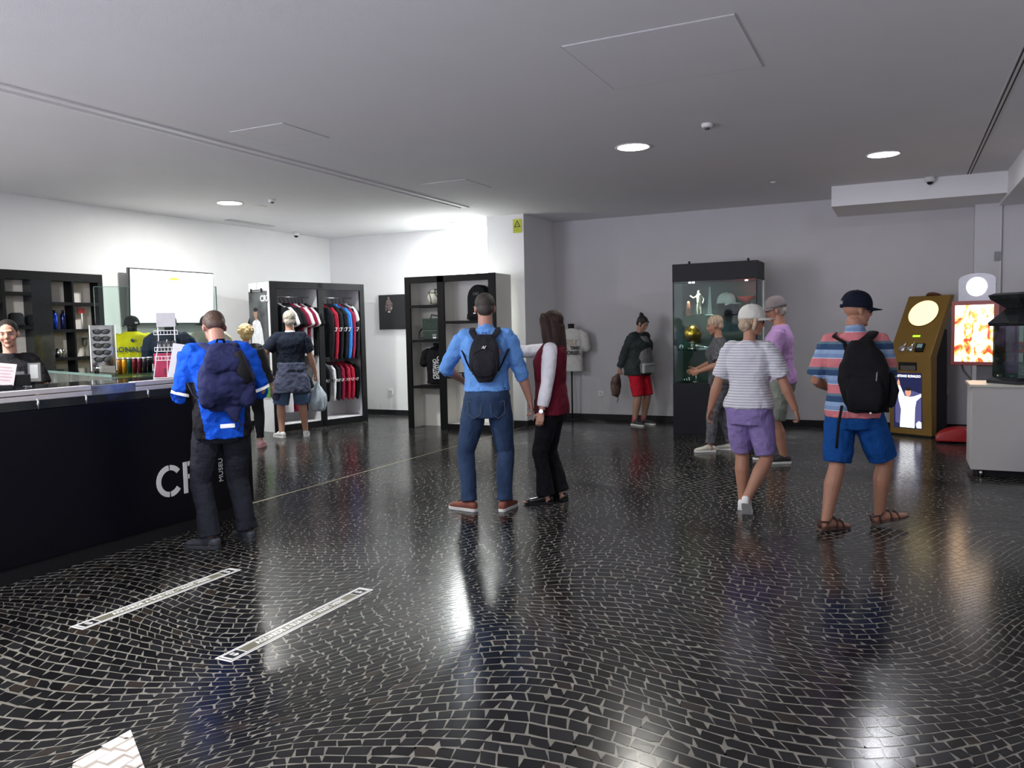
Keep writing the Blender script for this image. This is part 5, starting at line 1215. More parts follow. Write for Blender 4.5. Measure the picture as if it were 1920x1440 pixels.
        if kind in ('thick', 'bob', 'long', 'bun'):
            if 'hairs' not in bpy.data.textures: x = bpy.data.textures.new('hairs', 'CLOUDS'); x.noise_scale = .028
            mods = mods+[('DISPLACE', dict(texture=bpy.data.textures['hairs'], strength=.004 if kind == 'long' else .012, mid_level=.5))]
        return h.build(name, m, s.T, True, mods=mods)
    def cap(s, m, pitch=0, mark=None, z=.045, sc=1.04):
        M = s.HM @ Matrix.Translation((0, -.008, z)) @ Matrix.Rotation(R(pitch), 4, 'X')
        return cap_on(0, 0, 0, 0, m, None, parent=s.T, M=M, s=sc, mark=mark)
    def glasses(s, lens):
        g_ = MB(); g_.M = s.HM
        for k in (-1, 1):
            g_.tube([(k*.072, -.01, .012), (k*.074, .04, .014), (k*.058, .088, .012)], .0028, 6)
            g_.ell((k*.031, .094, .007), (.025, .004, .018), n=14, m=6)
        g_.tube([(-.01, .1, .012), (.01, .1, .012)], .0025, 6); return g_.build('glasses', lens, s.T, True)
    def W(s, v): # person's space -> world
        return s.loc + Matrix.Rotation(s.rz, 3, 'Z') @ Vector(v)
    def carried(s, name, label, cat, base, group=None): # a separate thing placed in this person's space
        t = thing(name, label, cat, s.W(base), s.rz, group); s.off = Vector(base); return t
    def mb(s): b = MB(); b.M = Matrix.Translation(-s.off); return b

hair_brown = mat('hair_brown', (.075, .040, .028), .5, noise_amt=.35, noise_scale=40, bump=.6, bump_scale=120, stretch=(1, 1, .3))
hair_dark = mat('hair_dark', (.014, .009, .007), .45, noise_amt=.35, noise_scale=40, bump=.6, bump_scale=120, stretch=(1, 1, .3))
hair_grey = mat('hair_grey', (.40, .36, .30), .6, noise_amt=.35, noise_scale=40, bump=.8, bump_scale=110, stretch=(1, 1, .3))
hair_blond = mat('hair_blond', (.60, .44, .21), .55, noise_amt=.4, noise_scale=45, bump=.8, bump_scale=110)
hair_ash = mat('hair_ash', (.42, .32, .22), .55, noise_amt=.35, noise_scale=40, bump=.8, bump_scale=110, stretch=(1, 1, .3))
hair_long = mat('hair_chestnut', (.028, .010, .007), .5, spec=.3, noise_amt=.4, noise_scale=30, bump=.8, bump_scale=60, stretch=(3, 3, .25))
sk_a = skin_mat('fair', (.50, .27, .19)); sk_b = skin_mat('tanned', (.40, .20, .13)); sk_c = skin_mat('rosy', (.46, .24, .18)); sk_d = skin_mat('olive', (.42, .24, .17))
shoe_white = mat('shoe_white', (.78, .78, .78), .55, noise_amt=.04); sole_white = mat('sole_white', (.74, .74, .72), .6, noise_amt=.05)
shoe_dark = mat('shoe_dark', (.03, .03, .035), .6, noise_amt=.25, noise_scale=25)
denim = mat('denim_dark', (.012, .032, .085), .85, col2=(.022, .055, .13), noise_scale=18, bump=.8, bump_scale=22, stretch=(1, 1, .6))

def pack_mesh(p, cx, yb, z0, z1, w, dep, top_w=.7, low_w=.9, tilt=0, n=24, sq=.6, fat=(.55, 1, 1, .8, .45)):
    b = p.mb(); rs_ = []; K = 10
    for i in range(K+1):
        f = i/K; z = z0+(z1-z0)*f; ww = w*(low_w+(1-low_w)*min(1, f*3)) * (1 if f < .5 else 1-(1-top_w)*((f-.5)/.5)**2)
        j = f*4; a = int(min(3, j)); d = dep*(fat[a]+(fat[a+1]-fat[a])*(j-a))
        r = []
        for q in range(n):
            t_ = 2*math.pi*q/n; c, s_ = math.cos(t_), math.sin(t_)
            r.append((cx+tilt*(f-.5)+ww/2*math.copysign(abs(c)**sq, c), yb-d/2+d/2*math.copysign(abs(s_)**sq, s_)+.0, z))
        rs_.append(r)
    b.rings(rs_); return b
def over_shoulder(p, t, k, x0, x1, zb, yb, wd, m, th=.28, lift=.016):
    H = p.H; B = Matrix.Identity(3)
    pts = [Vector((k*x0, yb, zb)), p.P(k*(x0*.6+x1*.4), -.085*H-lift, .80*H), p.P(k*x1, -.055*H-lift*.4, .824*H+lift*.2), p.P(k*(x1+.003), -.005*H, .838*H+lift*.55), p.P(k*(x1+.008), .040*H+lift, .822*H), p.P(k*(x1+.02), .068*H+lift, .77*H), p.P(k*(x1+.03), .065*H+lift, .70*H)]
    b = p.mb(); b.tube(pts, wd, 10, flat=th, up=(0, -.7, .7)); 
    return b.build('strap', m, t, True)
def strap(p, t, pts, wd, m, name='strap', th=.3, up=None):
    b = p.mb(); b.tube(pts, wd, 10, flat=th, up=up); return b.build(name, m, t, True)

# 1 -- man in a blue jacket at the counter --------------------------------
p = Person('man in bright blue jacket leaning on the black counter, seen from behind', -4.42, 4.26, R(52), 1.75, sk_c, 'm', longp=True, g=1.04, lean=5, hunch=10, head=(4, 30, 0),
           arms={-1: dict(w=(-.10, .15, .69), pole=(-.45, -.5, -1), n=(0, 0, -1), t=(1, .2, 0)), 1: dict(w=(.10, .14, .69), pole=(.6, -.5, -1), n=(0, 0, -1), t=(-1, .2, 0))},
           feet={-1: (-.12, -.06, 48, 0, 0), 1: (.15, .03, 20, 0, 0)})
p.hair(hair_brown, 'short'); p.bottom(cloth('trousers_charcoal', (.020, .022, .032)), leg=1.97, hemw=.045, ease=.016)
p.shoes(mat('shoe_greyblue', (.055, .06, .075), .6, noise_amt=.35, noise_scale=20), mat('sole_greyblue', (.04, .045, .055), .6, noise_amt=.2), lace=matte_black)
jb = cloth('jacket_blue', (.006, .085, .60), .08); jk = cloth('jacket_black', (.012, .012, .016))
def collar1(b): b.tube([p.P(0, -.005, 1.40), p.P(0, .0, 1.475)], [.075, .07], 16)
j = p.top(jb, 'jacket', hem=.455, sleeve=1.86, ease=.032, flare=.02, sl_w=.030, fold=.030, extra=collar1)
j.data.materials.append(jk)
for f in j.data.polygons:
    c = f.center; 
    if .125+(c.z-.8)*.13 < abs(c.x) < .235 and c.z < 1.20: f.material_index = 1
refl = mat('reflective_strip', (.85, .87, .9), .4, emit=.25, noise_amt=.02)  # slight emission stands in for light thrown back by the strip
for k in (-1, 1):
    a_ = p.sh[k].lerp(p.elb[k], .93); b_ = p.sh[k].lerp(p.elb[k], 1.0); MB().cyl(a_, b_, .0605+.004, 20, .0605+.004).build('cuff_strip', refl, j)
b = MB(); b.box((-.03, -.185, .875), (.07, -.165, .905)); hs = b.build('back_strip', refl, j, bevel=.006)
t = p.carried('backpack', 'navy drawstring backpack on the back of man in blue jacket', 'backpack', (0, -.2, .98))
nv = cloth('pack_navy', (.022, .026, .085), .2, scale=9)
RB = [('REMESH', dict(mode='VOXEL', voxel_size=.011)), ('SMOOTH', dict(factor=.5, iterations=2))]
b = pack_mesh(p, .02, -.115, 1.0, 1.46, .37, .20, top_w=.40, low_w=.62, fat=(.5, 1, 1.05, .9, .5), sq=.7); b.prism([(-.03, 1.03), (.13, 1.03), (.07, .92)], 1, -.24, -.19)
b.build('sack', nv, t, True, mods=RB+[('DISPLACE', dict(texture=fold_tex(), strength=.035, mid_level=.5)), ('DISPLACE', dict(texture=crease_tex(), strength=.022, mid_level=.5))])
b = pack_mesh(p, .0, -.22, 1.24, 1.475, .25, .12, top_w=.5, low_w=.7); b.build('top_flap', nv, t, True, mods=RB+[('DISPLACE', dict(texture=crease_tex(), strength=.02, mid_level=.5))])
for k in (-1, 1):
    b = p.mb(); b.ell((.02+k*.125, -.25, 1.12), (.07, .055, .10), n=16, m=10); b.build('side_pocket', nv, t, True, mods=RB+[('DISPLACE', dict(texture=crease_tex(), strength=.02, mid_level=.5))])
    over_shoulder(p, t, k, .045, .105, 1.42, -.19, .034, nv)
    strap(p, t, [(k*.14, -.17, 1.08), (k*.19, -.12, 1.12), (k*.215, -.04, 1.2)], .012, matte_black, 'webbing', .3, up=(0, 0, 1))
b = p.mb(); b.tube([(.08, -.31, 1.40), (.12, -.32, 1.28), (.15, -.30, 1.20)], .042, 10, flat=.35); b.build('mesh_patch', matte_black, t, True)
strap(p, t, [(-.03, -.14, 1.46), (-.02, -.16, 1.50), (.02, -.16, 1.50), (.03, -.14, 1.46)], .01, matte_black, 'haul_loop')
strap(p, t, [(.07, -.24, .96), (.10, -.25, .90), (.08, -.23, .86)], .005, matte_black, 'drawcord', th=1)

# 2 -- woman with blond curls ---------------------------------------------
q = at(470, 840)
p = Person('woman with curly blond hair and pink shoes behind the man in blue', q.x, q.y, R(40), 1.67, sk_a, 'f', longp=True, g=1.05, head=(10, 8, 0), lean=2,
           feet={-1: (-.10, 0, 10, 0, 0), 1: (.13, .02, -10, 0, 0)}, vox=.008)
p.hair(hair_blond, 'curly'); p.bottom(cloth('trousers_black', (.012, .012, .016)), leg=1.86, hemw=.02); p.top(cloth('top_dark', (.03, .03, .032)), sleeve=1.8, hem=.48, ease=.02, sl_w=.014)
p.shoes(mat('shoe_pink', (.72, .36, .38), .6, noise_amt=.06), mat('sole_pink', (.62, .34, .36), .6, noise_amt=.05), scale=1.05)

# 3 -- grey haired man by the rack ----------------------------------------
p = Person('grey haired man in dark polo and blue shorts facing the clothes rack', -8.06, 9.15, R(46), 1.85, sk_a, 'm', g=1.06, head=(0, 6, 0), lean=-1,
           arms={-1: dict(w=(-.17, .07, .54), pole=(-1, -.6, 0)), 1: dict(w=(.20, .05, .47), pole=(.4, -1, 0), curl=95)}, feet={-1: (-.17, .02, 24, 0, 0), 1: (.17, 0, -10, 0, 0)}, vox=.0075)
p.hair(hair_grey, 'thick'); p.bottom(cloth('shorts_denim_blue', (.10, .17, .30), .15), 'shorts', leg=.98, hemw=.045, ease=.02)
p.shoes(shoe_white, sole_white, lace=shoe_white)
def collar3(b): pass
p.top(cloth('polo_navy', (.010, .015, .028)), 'polo_shirt', hem=.52, sleeve=.72, ease=.022, sl_w=.028)
b = MB(); b.tube([p.P(0, -.004, 1.525), p.P(0, -.002, 1.575)], [.076, .07], 20, caps=False); b.build('collar', mat('collar_white', (.75, .76, .78), .7, noise_amt=.03), p.T, True)
H = p.H; b = MB(); b.rings([p.ring(z*H, rx*H, ry*H, yo*H) for z, rx, ry, yo in ((.36, .150, .105, -.012), (.40, .146, .102, -.012), (.46, .135, .098, -.010), (.53, .116, .086, -.006), (.60, .108, .082, 0))])
b.ell((-.23, -.02, .38*H+.0), (.08, .08, .15), n=16, m=10)
b.build('tied_jacket', cloth('jacket_slate', (.075, .085, .14), .12, scale=9), p.T, True, mods=RB+[('DISPLACE', dict(texture=fold_tex(), strength=.028, mid_level=.5)), ('DISPLACE', dict(texture=crease_tex(), strength=.010, mid_level=.5))])
hw = p.wr[1]+(p.wr[1]-p.elb[1]).normalized()*.09
t = p.carried('carrier_bag', 'pale translucent plastic carrier bag held by the grey haired man', 'bag', hw+Vector((0, 0, -.5)))
b = p.mb(); h0 = hw
b.rings([[(h0.x+.0+rx*math.cos(2*math.pi*i/20), h0.y+ry*math.sin(2*math.pi*i/20)*(1+.25*math.sin(i*2.3)), h0.z+dz) for i in range(20)] for dz, rx, ry in ((-.48, .05, .04), (-.46, .12, .09), (-.36, .15, .11), (-.22, .12, .09), (-.12, .06, .045), (-.05, .02, .015))])
b.build('sack', mat('bag_film', (.50, .58, .66), .35, noise_amt=.12, noise_scale=10, bump=1, bump_scale=18), t, True, mods=[('SUBSURF', dict(levels=1)), ('DISPLACE', dict(texture=fold_tex(), strength=.05, mid_level=.5))])
b = p.mb(); b.tube([h0+Vector((0, .02, -.07)), h0+Vector((0, .012, .012)), h0+Vector((0, -.012, .012)), h0+Vector((0, -.02, -.07))], .008, 8); b.build('handle', MATS['bag_film'], t, True)

# 4 -- man in a light blue shirt ------------------------------------------
p = Person('tall man in light blue shirt and dark jeans with small backpack', -3.12, 5.92, R(24), 1.83, sk_c, 'm', longp=True, g=1.04, head=(4, 6, 0), lean=1,
           arms={-1: dict(w=(-.13, .16, .60), pole=(-.8, -.6, -.25), n=(0, 0, -1), t=(1, 0, 0)), 1: dict(w=(.20, .06, .49), pole=(.6, -1, 0), curl=45)},
           feet={-1: (-.17, .0, 55, 0, 0), 1: (.13, 0, -22, 0, 0)})
p.hair(mat('hair_cropped', (.035, .028, .024), .6, noise_amt=.3, noise_scale=50, bump=.5, bump_scale=150), 'short')
jn = p.bottom(denim, 'jeans', leg=1.99, hemw=.034, ease=.012, waist=.575); H = p.H
lt = mat('belt_leather', (.02, .014, .012), .4, noise_amt=.15)
b = MB(); b.rings([p.ring(z*H, .100*H, .074*H, -.001*H) for z in (.552, .572)], True); b.build('belt', lt, p.T, True)
st_ = mat('stitching', (.10, .11, .14), .8, noise_amt=.1)
for k in (-1, 1):
    for pts in ([(k*.035, -.146, .93), (k*.15, -.112, .94)], [(k*.15, -.112, .94), (k*.155, -.108, .84), (k*.10, -.140, .80), (k*.045, -.155, .84), (k*.035, -.146, .93)]):
        MB().tube(pts, .0025, 6).build('pocket_seam', st_, jn)
p.shoes(mat('shoe_rust', (.24, .075, .05), .65, noise_amt=.12), sole_white, lace=matte_black)
sb = cloth('shirt_light_blue', (.13, .31, .70), .07, scale=12)
def col4(b): b.tube([p.P(0, -.004, .825*H), p.P(0, -.002, .86*H)], [.070, .066], 16)
p.top(sb, 'shirt', hem=.558, sleeve={-1: 1.25, 1: 1.25}, ease=.014, flare=.008, sl_w=.026, fold=.028, extra=col4)
t = p.carried('backpack', 'small black zipped backpack on the light blue shirt', 'backpack', (0, -.2, 1.12))
b = pack_mesh(p, .0, -.130, 1.10, 1.49, .255, .12, top_w=.55, low_w=.45, fat=(.5, 1, 1.05, .8, .45))
pk = cloth('pack_charcoal', (.018, .018, .024), .15)
b.build('body', pk, t, True, mods=REM(.009)+[('DISPLACE', dict(texture=fold_tex(), strength=.012, mid_level=.5))])
b = pack_mesh(p, .0, -.21, 1.15, 1.36, .19, .05, top_w=.5, low_w=.6); b.build('front_pocket', pk, t, True, mods=REM(.009))
for pts in ([(-.095, -.235, 1.17), (-.105, -.243, 1.25), (-.085, -.24, 1.34), (0, -.238, 1.385), (.085, -.24, 1.34), (.105, -.243, 1.25), (.095, -.235, 1.17)],): strap(p, t, pts, .004, matte_black, 'zip', 1)
for k in (-1, 1):
    over_shoulder(p, t, k, .05, .105, 1.45, -.165, .027, pk)
    strap(p, t, [(k*.11, -.17, 1.19), (k*.15, -.145, 1.27), (k*.19, -.07, 1.36), (k*.20, .0, 1.40)], .010, matte_black, 'webbing', .3, up=(0, 0, 1))
strap(p, t, [(-.022, -.15, 1.47), (-.015, -.16, 1.505), (.015, -.16, 1.505), (.022, -.15, 1.47)], .006, mat('loop_blue', (.05, .1, .3), .5, noise_amt=.1), 'haul_loop', 1)
mk = mat('mark_white', (.75, .75, .75), .5, noise_amt=.03)
b = p.mb(); 
for x0 in (-.02, -.002): b.prism([(x0, 1.375), (x0+.007, 1.375), (x0+.022, 1.40), (x0+.015, 1.40)], 1, -.242, -.228)
b.prism([(-.012, 1.392), (-.005, 1.40), (.006, 1.382), (0, 1.375)], 1, -.242, -.228); b.build('zigzag_mark', mk, t)
b = p.mb(); b.prism([(-.028, 1.158), (.032, 1.163), (.032, 1.170), (-.028, 1.166)], 1, -.238, -.222); b.build('brand_print', gy, t)
b = p.mb(); b.tube([(-.09, -.225, 1.165), (-.10, -.234, 1.20)], .004, 6); b.build('zip_pull', mk, t)
b = p.mb(); b.tube([(.12, -.2, 1.30), (.122, -.195, 1.36)], .008, 8); b.build('side_stripe', mat('stripe_red', (.5, .03, .04), .5, noise_amt=.05), t)

# 5 -- woman in a burgundy vest -------------------------------------------
p = Person('woman with long dark hair in burgundy vest and black trousers pointing left', -2.74, 6.40, R(104), 1.68, sk_a, 'f', longp=True, g=1.04, head=(-24, 0, 0), lean=-2,
           arms={-1: dict(w=(-.155, .03, .465), pole=(-.3, -1, 0), curl=35), 1: dict(w=(.12, .36, .80), pole=(.6, -.2, -1), n=(0, 0, -1), t=(-1, 0, 0), curl=20)},
           feet={-1: (-.07, .05, 10, 0, 0), 1: (.08, -.06, -14, 0, 0)}, vox=.006)
H = p.H; p.hair(hair_long, 'long'); p.bottom(cloth('trousers_jet', (.007, .007, .010)), leg=1.98, hemw=.048, ease=.010, kneew=.033*H, waist=.53)
p.shoes(mat('shoe_black_gloss', (.012, .012, .013), .25, noise_amt=.1), matte_black, scale=.92)
p.top(cloth('blouse_white', (.80, .80, .84), .03), 'blouse', hem=.62, sleeve=1.80, ease=.007, sl_w=.028, fold=.010)
VL = [(.47, .112, .086, -.004), (.52, .112, .085, -.004), (.58, .100, .078, 0), (.63, .091, .074, .004), (.69, .096, .080, .008), (.745, .102, .084, .010), (.785, .094, .074, .002), (.812, .072, .062, -.004), (.835, .050, .047, -.006)]
b = MB(); b.rings([p.ring(z*H, rx*H+.006, ry*H+.006, yo*H) for z, rx, ry, yo in VL]); b.build('vest', cloth('vest_burgundy', (.13, .008, .022), .1), p.T, True, mods=REM(.009)+[('DISPLACE', dict(texture=fold_tex(), strength=.016, mid_level=.5))])
wv = p.wr[-1]; dv = (wv-p.elb[-1]).normalized()
b = MB(); b.cyl(wv-dv*.022, wv-dv*.004, .030, 20); b.build('watch_strap', matte_black, p.T)
b = MB(); b.cyl(wv-dv*.013+Vector((-.026, 0, 0)), wv-dv*.013+Vector((-.037, 0, 0)), .018, 20); b.build('watch_face', chrome, p.T)
b = MB(); b.tube([p.P(-.05, .03, .83*H), p.P(-.045, .115, .74*H), p.P(-.03, .135, .62*H), p.P(-.02, .14, .55*H)], .004, 6).tube([p.P(.05, .03, .83*H), p.P(.02, .12, .74*H), p.P(-.01, .14, .62*H), p.P(-.02, .14, .55*H)], .004, 6); ly = b.build('lanyard', mat('lanyard_white', (.7, .68, .66), .6, noise_amt=.05), p.T, True)
b = MB(); c_ = p.P(-.02, .15, .51*H); b.box(c_-Vector((.04, .004, .07)), c_+Vector((.04, .004, .06))); b.build('badge', mat('badge_white', (.72, .72, .72), .3, noise_amt=.05), ly)

# 6 -- woman in red shorts by the rear wall -------------------------------
p = Person('woman in dark open jacket and red shorts standing by the rear wall', -3.66, 12.0, R(-112), 1.70, sk_d, 'f', g=1.18, head=(0, 24, 0), lean=3, belly=.012,
           arms={-1: dict(w=(-.05, -.12, .50), pole=(-1, -.5, 0)), 1: dict(w=(.10, -.14, .50), pole=(1, -.5, 0), curl=85)}, feet={-1: (-.09, .02, 12, 0, 0), 1: (.10, .0, -6, 0, 0)}, vox=.008)
H = p.H; p.hair(hair_dark, 'bun'); p.bottom(cloth('shorts_red', (.55, .012, .03), .08), 'shorts', leg=.98, hemw=.012, ease=.012)
p.shoes(shoe_dark, sole_white)
for k in (-1, 1): MB().tube([p.ank[k]+Vector((0, 0, -.005)), p.ank[k]+Vector((0, 0, .06))], [.043, .042], 14).build('sock', cloth('sock_pink', (.50, .10, .16)), p.T, True)
j = p.top(cloth('jacket_grey_green', (.035, .045, .045), .12), 'jacket', hem=.46, sleeve=1.85, ease=.034, flare=.02, sl_w=.025, fold=.028)
b = MB(); L_ = [(.48, .088, .05, .064), (.54, .092, .06, .062), (.62, .086, .062, .062), (.70, .08, .062, .058), (.76, .07, .055, .050), (.815, .045, .04, .034)]
b.rings([p.ring(z*H, rx*H, ry*H*.9, yo*H*1.0) for z, rx, ry, yo in L_]); b.build('top', cloth('top_light_grey', (.22, .22, .23), .08), p.T, True, mods=REM(.010)+[('DISPLACE', dict(texture=fold_tex(), strength=.014, mid_level=.5))])
t = p.carried('belt_bag', 'pale grey belt bag worn in front over red shorts', 'bag', (0, .2, .80))
b = p.mb(); b.box((-.13, .165, .81), (.13, .225, .97)); b.build('pouch', cloth('bag_pale', (.42, .44, .45), .06), t, bevel=.02)
strap(p, t, [(-.12, .232, .935), (0, .234, .94), (.12, .232, .935)], .008, mk, 'zip', .5); strap(p, t, [(-.13, .19, .96), (-.17, .10, 1.0), (-.18, 0, 1.02)], .012, MATS['bag_pale'], 'strap', .4)
hb_ = p.wr[1]+(p.wr[1]-p.elb[1]).normalized()*.08
t = p.carried('folding_bag', 'dark patterned bag held behind her back by woman in red shorts', 'bag', hb_+Vector((0, 0, -.38)))
b = p.mb(); b.tube([hb_, hb_+Vector((.02, -.03, -.08)), hb_+Vector((.03, -.04, -.22)), hb_+Vector((.02, -.04, -.33)), hb_+Vector((0, -.02, -.38))], [(.02, .02), (.085, .06), (.10, .07), (.07, .05), (.01, .01)], 14)
b.build('sack', mat('bag_patterned', (.018, .016, .022), .8, col2=(.22, .15, .12), noise_scale=7, bump=.6, bump_scale=20), t, True, mods=REM(.01)+[('DISPLACE', dict(texture=fold_tex(), strength=.03, mid_level=.5))])
strap(p, t, [hb_+Vector((0, -.02, -.37)), hb_+Vector((.03, 0, -.42)), hb_+Vector((.05, 0, -.45))], .005, matte_black, 'cord', 1)

# 7 -- woman in white cap ---------------------------------------------------
p = Person('woman in white cap, fine striped white top and lilac shorts walking away', -1.10, 6.66, R(-6), 1.66, sk_b, 'f', g=1.12, head=(-66, 4, 0), lean=2, belly=.012,
           arms={-1: dict(w=(-.205, .0, .475), pole=(-.3, -1, 0), curl=40), 1: dict(w=(.225, .03, .47), pole=(.5, -1, 0), curl=60)},
           feet={-1: (-.075, .06, 4, 0, 0), 1: (.02, -.20, 8, .07, 42)}, kpole={1: (.75, 1, 0)}, vox=.007)
H = p.H; p.hair(hair_ash, 'bob'); p.cap(cloth('cap_offwhite', (.66, .66, .60), .04), pitch=4, z=.045, sc=1.12); p.glasses(MATS['smoked_lens'])
p.bottom(cloth('shorts_lilac', (.25, .19, .42), .06), 'shorts', leg=.90, hemw=.006, ease=.012)
tm = cloth('tee_fine_stripes', (.66, .66, .70), .02, scale=10); nt = tm.node_tree
def stripes(m, scale, cols, base=0.0): # horizontal bands by height on the garment
    nt = m.node_tree; tc = nt.nodes.new('ShaderNodeTexCoord'); sp = nt.nodes.new('ShaderNodeSeparateXYZ'); mu = nt.nodes.new('ShaderNodeMath'); mu.operation = 'MULTIPLY_ADD'; mu.inputs[1].default_value = scale; mu.inputs[2].default_value = base
    fr = nt.nodes.new('ShaderNodeMath'); fr.operation = 'FRACT'; rp = nt.nodes.new('ShaderNodeValToRGB'); rp.color_ramp.interpolation = 'CONSTANT'
    nt.links.new(tc.outputs['Object'], sp.inputs[0]); nt.links.new(sp.outputs[2], mu.inputs[0]); nt.links.new(mu.outputs[0], fr.inputs[0]); nt.links.new(fr.outputs[0], rp.inputs[0])
    e = rp.color_ramp.elements; e[0].position = 0; e[0].color = cols[0][1]+(1,); e[1].position = cols[1][0]; e[1].color = cols[1][1]+(1,)
    for pos, c in cols[2:]: x = e.new(pos); x.color = c+(1,)
    nt.links.new(rp.outputs[0], nt.nodes['Principled BSDF'].inputs['Base Color'])
stripes(tm, 46, [(0, (.66, .66, .70)), (.68, (.36, .36, .43))])
p.top(tm, 'tshirt', hem=.515, sleeve=.85, ease=.012, sl_w=.012, fold=.022, flare=.008)
p.shoes(shoe_white, sole_white, lace=shoe_white)

# 8 -- man in pink ----------------------------------------------------------
p = Person('man in pink T-shirt and grey cap behind the woman in white cap', -1.14, 9.16, R(92), 1.80, sk_b, 'm', g=1.10, head=(8, 8, 0), lean=3, belly=.012,
           arms={-1: dict(w=(-.06, .17, .625), pole=(-1, -1, -.2), n=(0, 0, -1), t=(0, 1, 0)), 1: dict(w=(.06, .19, .61), pole=(1, -1, -.2), n=(0, 0, -1), t=(0, 1, 0))},
           feet={-1: (-.08, .0, 25, 0, 0), 1: (.09, .14, -8, 0, 0)}, vox=.007)
p.hair(hair_grey, 'short'); p.cap(greycap, pitch=0, sc=1.1); p.bottom(cloth('shorts_sage', (.22, .24, .21), .15), 'shorts', leg=.98, hemw=.03, ease=.018)
p.top(cloth('tee_pink', (.50, .30, .58), .04, bump=.3, scale=9), 'tshirt', hem=.49, sleeve=.8, ease=.014, sl_w=.018, fold=.022); p.shoes(shoe_dark, sole_white)
wv = p.wr[-1]; dv = (wv-p.elb[-1]).normalized(); MB().cyl(wv-dv*.03, wv-dv*.012, .029, 20).build('watch', chrome, p.T)

# 9 -- man in the striped polo ----------------------------------------------
p = Person('man in striped polo, navy cap and blue shorts walking with a black bag', -.31, 6.38, R(-8), 1.73, sk_b, 'm', barefoot=True, g=1.12, head=(-52, 2, 0), lean=2,
           arms={-1: dict(w=(-.13, .15, .59), pole=(-.4, -1, -.2), n=(1, 0, 0), t=(0, 0, 1)), 1: dict(w=(.10, .17, .60), pole=(.2, -1, -.2), n=(-1, 0, 0), t=(0, 0, 1))},
           feet={-1: (-.15, -.16, -38, 0, 0), 1: (.17, .17, -55, .02, -12)}, vox=.007)
H = p.H; p.cap(navycap, pitch=-2, z=.044, sc=1.13, mark=gy); p.glasses(MATS['smoked_lens'])
p.bottom(cloth('shorts_royal', (.006, .065, .26), .1), 'shorts', leg=.90, hemw=.022, ease=.018)
pm = cloth('polo_striped', (.2, .3, .5), .02, scale=11)
cB, cL, cP, cD, cT = (.20, .30, .50), (.28, .40, .60), (.62, .20, .22), (.035, .075, .16), (.12, .20, .26)
stripes(pm, 5.26, [(0, cP), (.34, (.55, .62, .72)), (.37, cB), (.52, cL), (.68, cD), (.90, cT)], base=-.312)
def col9(b): b.tube([p.P(0, -.004, .83*H), p.P(0, .0, .862*H)], [.072, .068], 16)
p.top(pm, 'polo_shirt', hem=.485, sleeve=.88, ease=.015, sl_w=.020, fold=.024, extra=col9, flare=.010)
p.shoes(mat('sandal_brown', (.055, .022, .018), .55, noise_amt=.15), mat('sandal_sole', (.12, .07, .06), .6, noise_amt=.1), 'sandal')
t = p.carried('backpack', 'big black backpack hanging from right shoulder of striped polo', 'backpack', (.1, -.22, .9))
bb = cloth('pack_jet', (.007, .007, .009), .2, scale=8)
b = pack_mesh(p, .105, -.115, .885, 1.40, .33, .19, top_w=.42, low_w=.85, tilt=-.05); b.build('body', bb, t, True, mods=RB+[('DISPLACE', dict(texture=fold_tex(), strength=.035, mid_level=.5))])
b = pack_mesh(p, .13, -.28, .91, 1.15, .24, .06, top_w=.8, low_w=.8); b.build('front_pocket', bb, t, True, mods=RB)
b = p.mb(); b.tube([(.28, -.2, .95), (.30, -.2, 1.05), (.28, -.2, 1.16)], [.03, .035, .02], 10); b.build('side_pocket', bb, t, True)
over_shoulder(p, t, 1, .06, .125, 1.34, -.2, .040, bb)
over_shoulder(p, t, -1, -.02, .125, 1.20, -.2, .014, bb)
strap(p, t, [(-.04, -.20, .93), (-.06, -.21, .80), (-.075, -.20, .62)], .010, bb, 'loose_webbing', .3, up=(0, 1, 0))
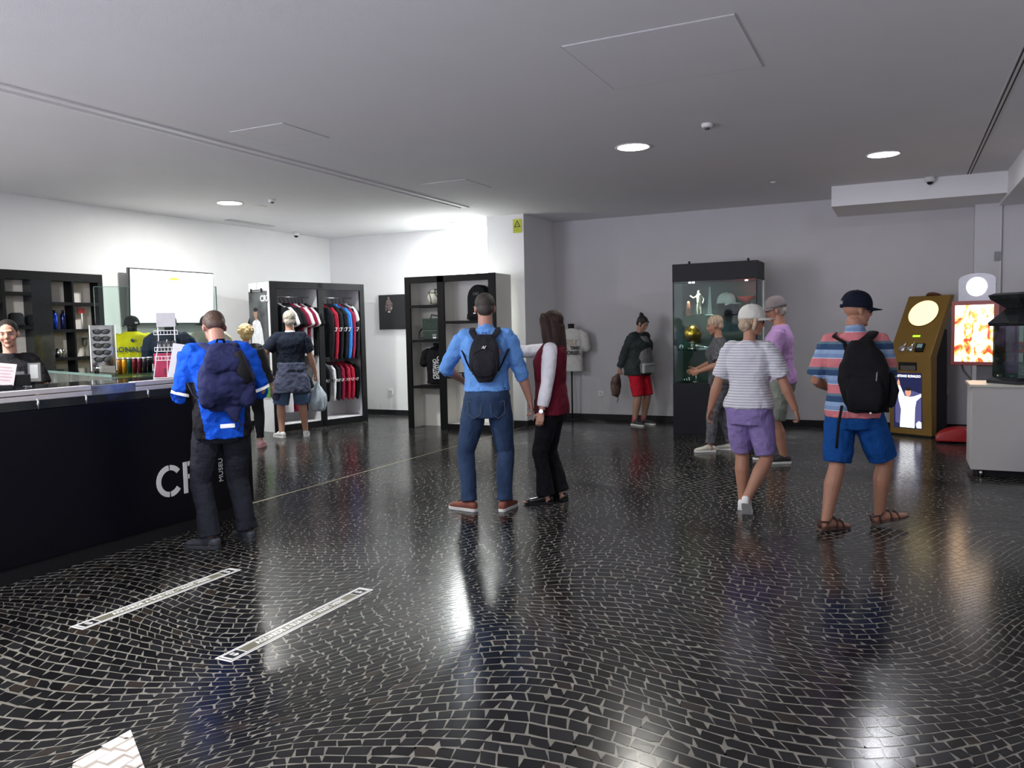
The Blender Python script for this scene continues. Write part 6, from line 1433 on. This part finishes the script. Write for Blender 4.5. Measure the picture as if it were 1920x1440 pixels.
b = p.mb(); b.tube([(.205, -.312, 1.12), (.21, -.315, 1.18)], .005, 6); b.build('zip_pull', gy, t); b = p.mb(); b.ell((.17, -.31, .895), (.008, .006, .008)); b.build('buckle', mk, t)

# 10 -- woman in grey, mostly hidden ---------------------------------------
p = Person('fair haired woman in dark grey top and patterned trousers beside the showcase', -1.96, 9.74, R(105), 1.64, sk_b, 'f', longp=True, g=1.1, head=(5, 12, 0), lean=3,
           arms={-1: dict(w=(-.12, .15, .60), pole=(-.6, -1, 0), n=(1, 0, 0), t=(0, 0, 1)), 1: dict(w=(.12, .17, .60), pole=(.6, -1, 0), n=(-1, 0, 0), t=(0, 0, 1))}, feet={-1: (-.07, .12, 14, 0, 0), 1: (.08, -.14, -10, .0, 0)}, vox=.008)
p.hair(hair_ash, 'thick'); p.bottom(mat('trousers_patterned', (.05, .05, .06), .85, col2=(.20, .20, .22), noise_scale=22, bump=.4, bump_scale=18), leg=1.9, hemw=.024)
p.top(mat('top_mottled', (.045, .045, .05), .85, col2=(.12, .12, .13), noise_scale=30, bump=.5, bump_scale=14), 'tshirt', hem=.50, sleeve=.85, ease=.016, sl_w=.016); p.shoes(mat('shoe_cream', (.62, .60, .52), .6, noise_amt=.04), sole_white)

# 11 -- assistant ------------------------------------------------------------
p = Person('assistant in black T-shirt with tied back hair behind the counter', -6.45, 4.03, R(-122), 1.69, skin_mat('warm', (.44, .24, .17)), 'f', head=(-6, 2, 3), lean=3,
           arms={-1: dict(w=(-.10, .19, .64), pole=(-.3, -1, 0), n=(0, 0, -1), t=(1, 0, 0)), 1: dict(w=(.10, .19, .64), pole=(.3, -1, 0), n=(0, 0, -1), t=(-1, 0, 0))}, vox=.0045)
p.hair(mat('hair_black_slick', (.012, .009, .008), .7, spec=.2, noise_amt=.3, noise_scale=40, bump=.4, bump_scale=140), 'staff'); p.bottom(cloth('trousers_black', (.012, .012, .016)), leg=1.95); p.top(cloth('tee_staff_black', (.010, .010, .012)), 'tshirt', hem=.50, sleeve=.7, ease=.012); p.shoes(shoe_dark, matte_black)
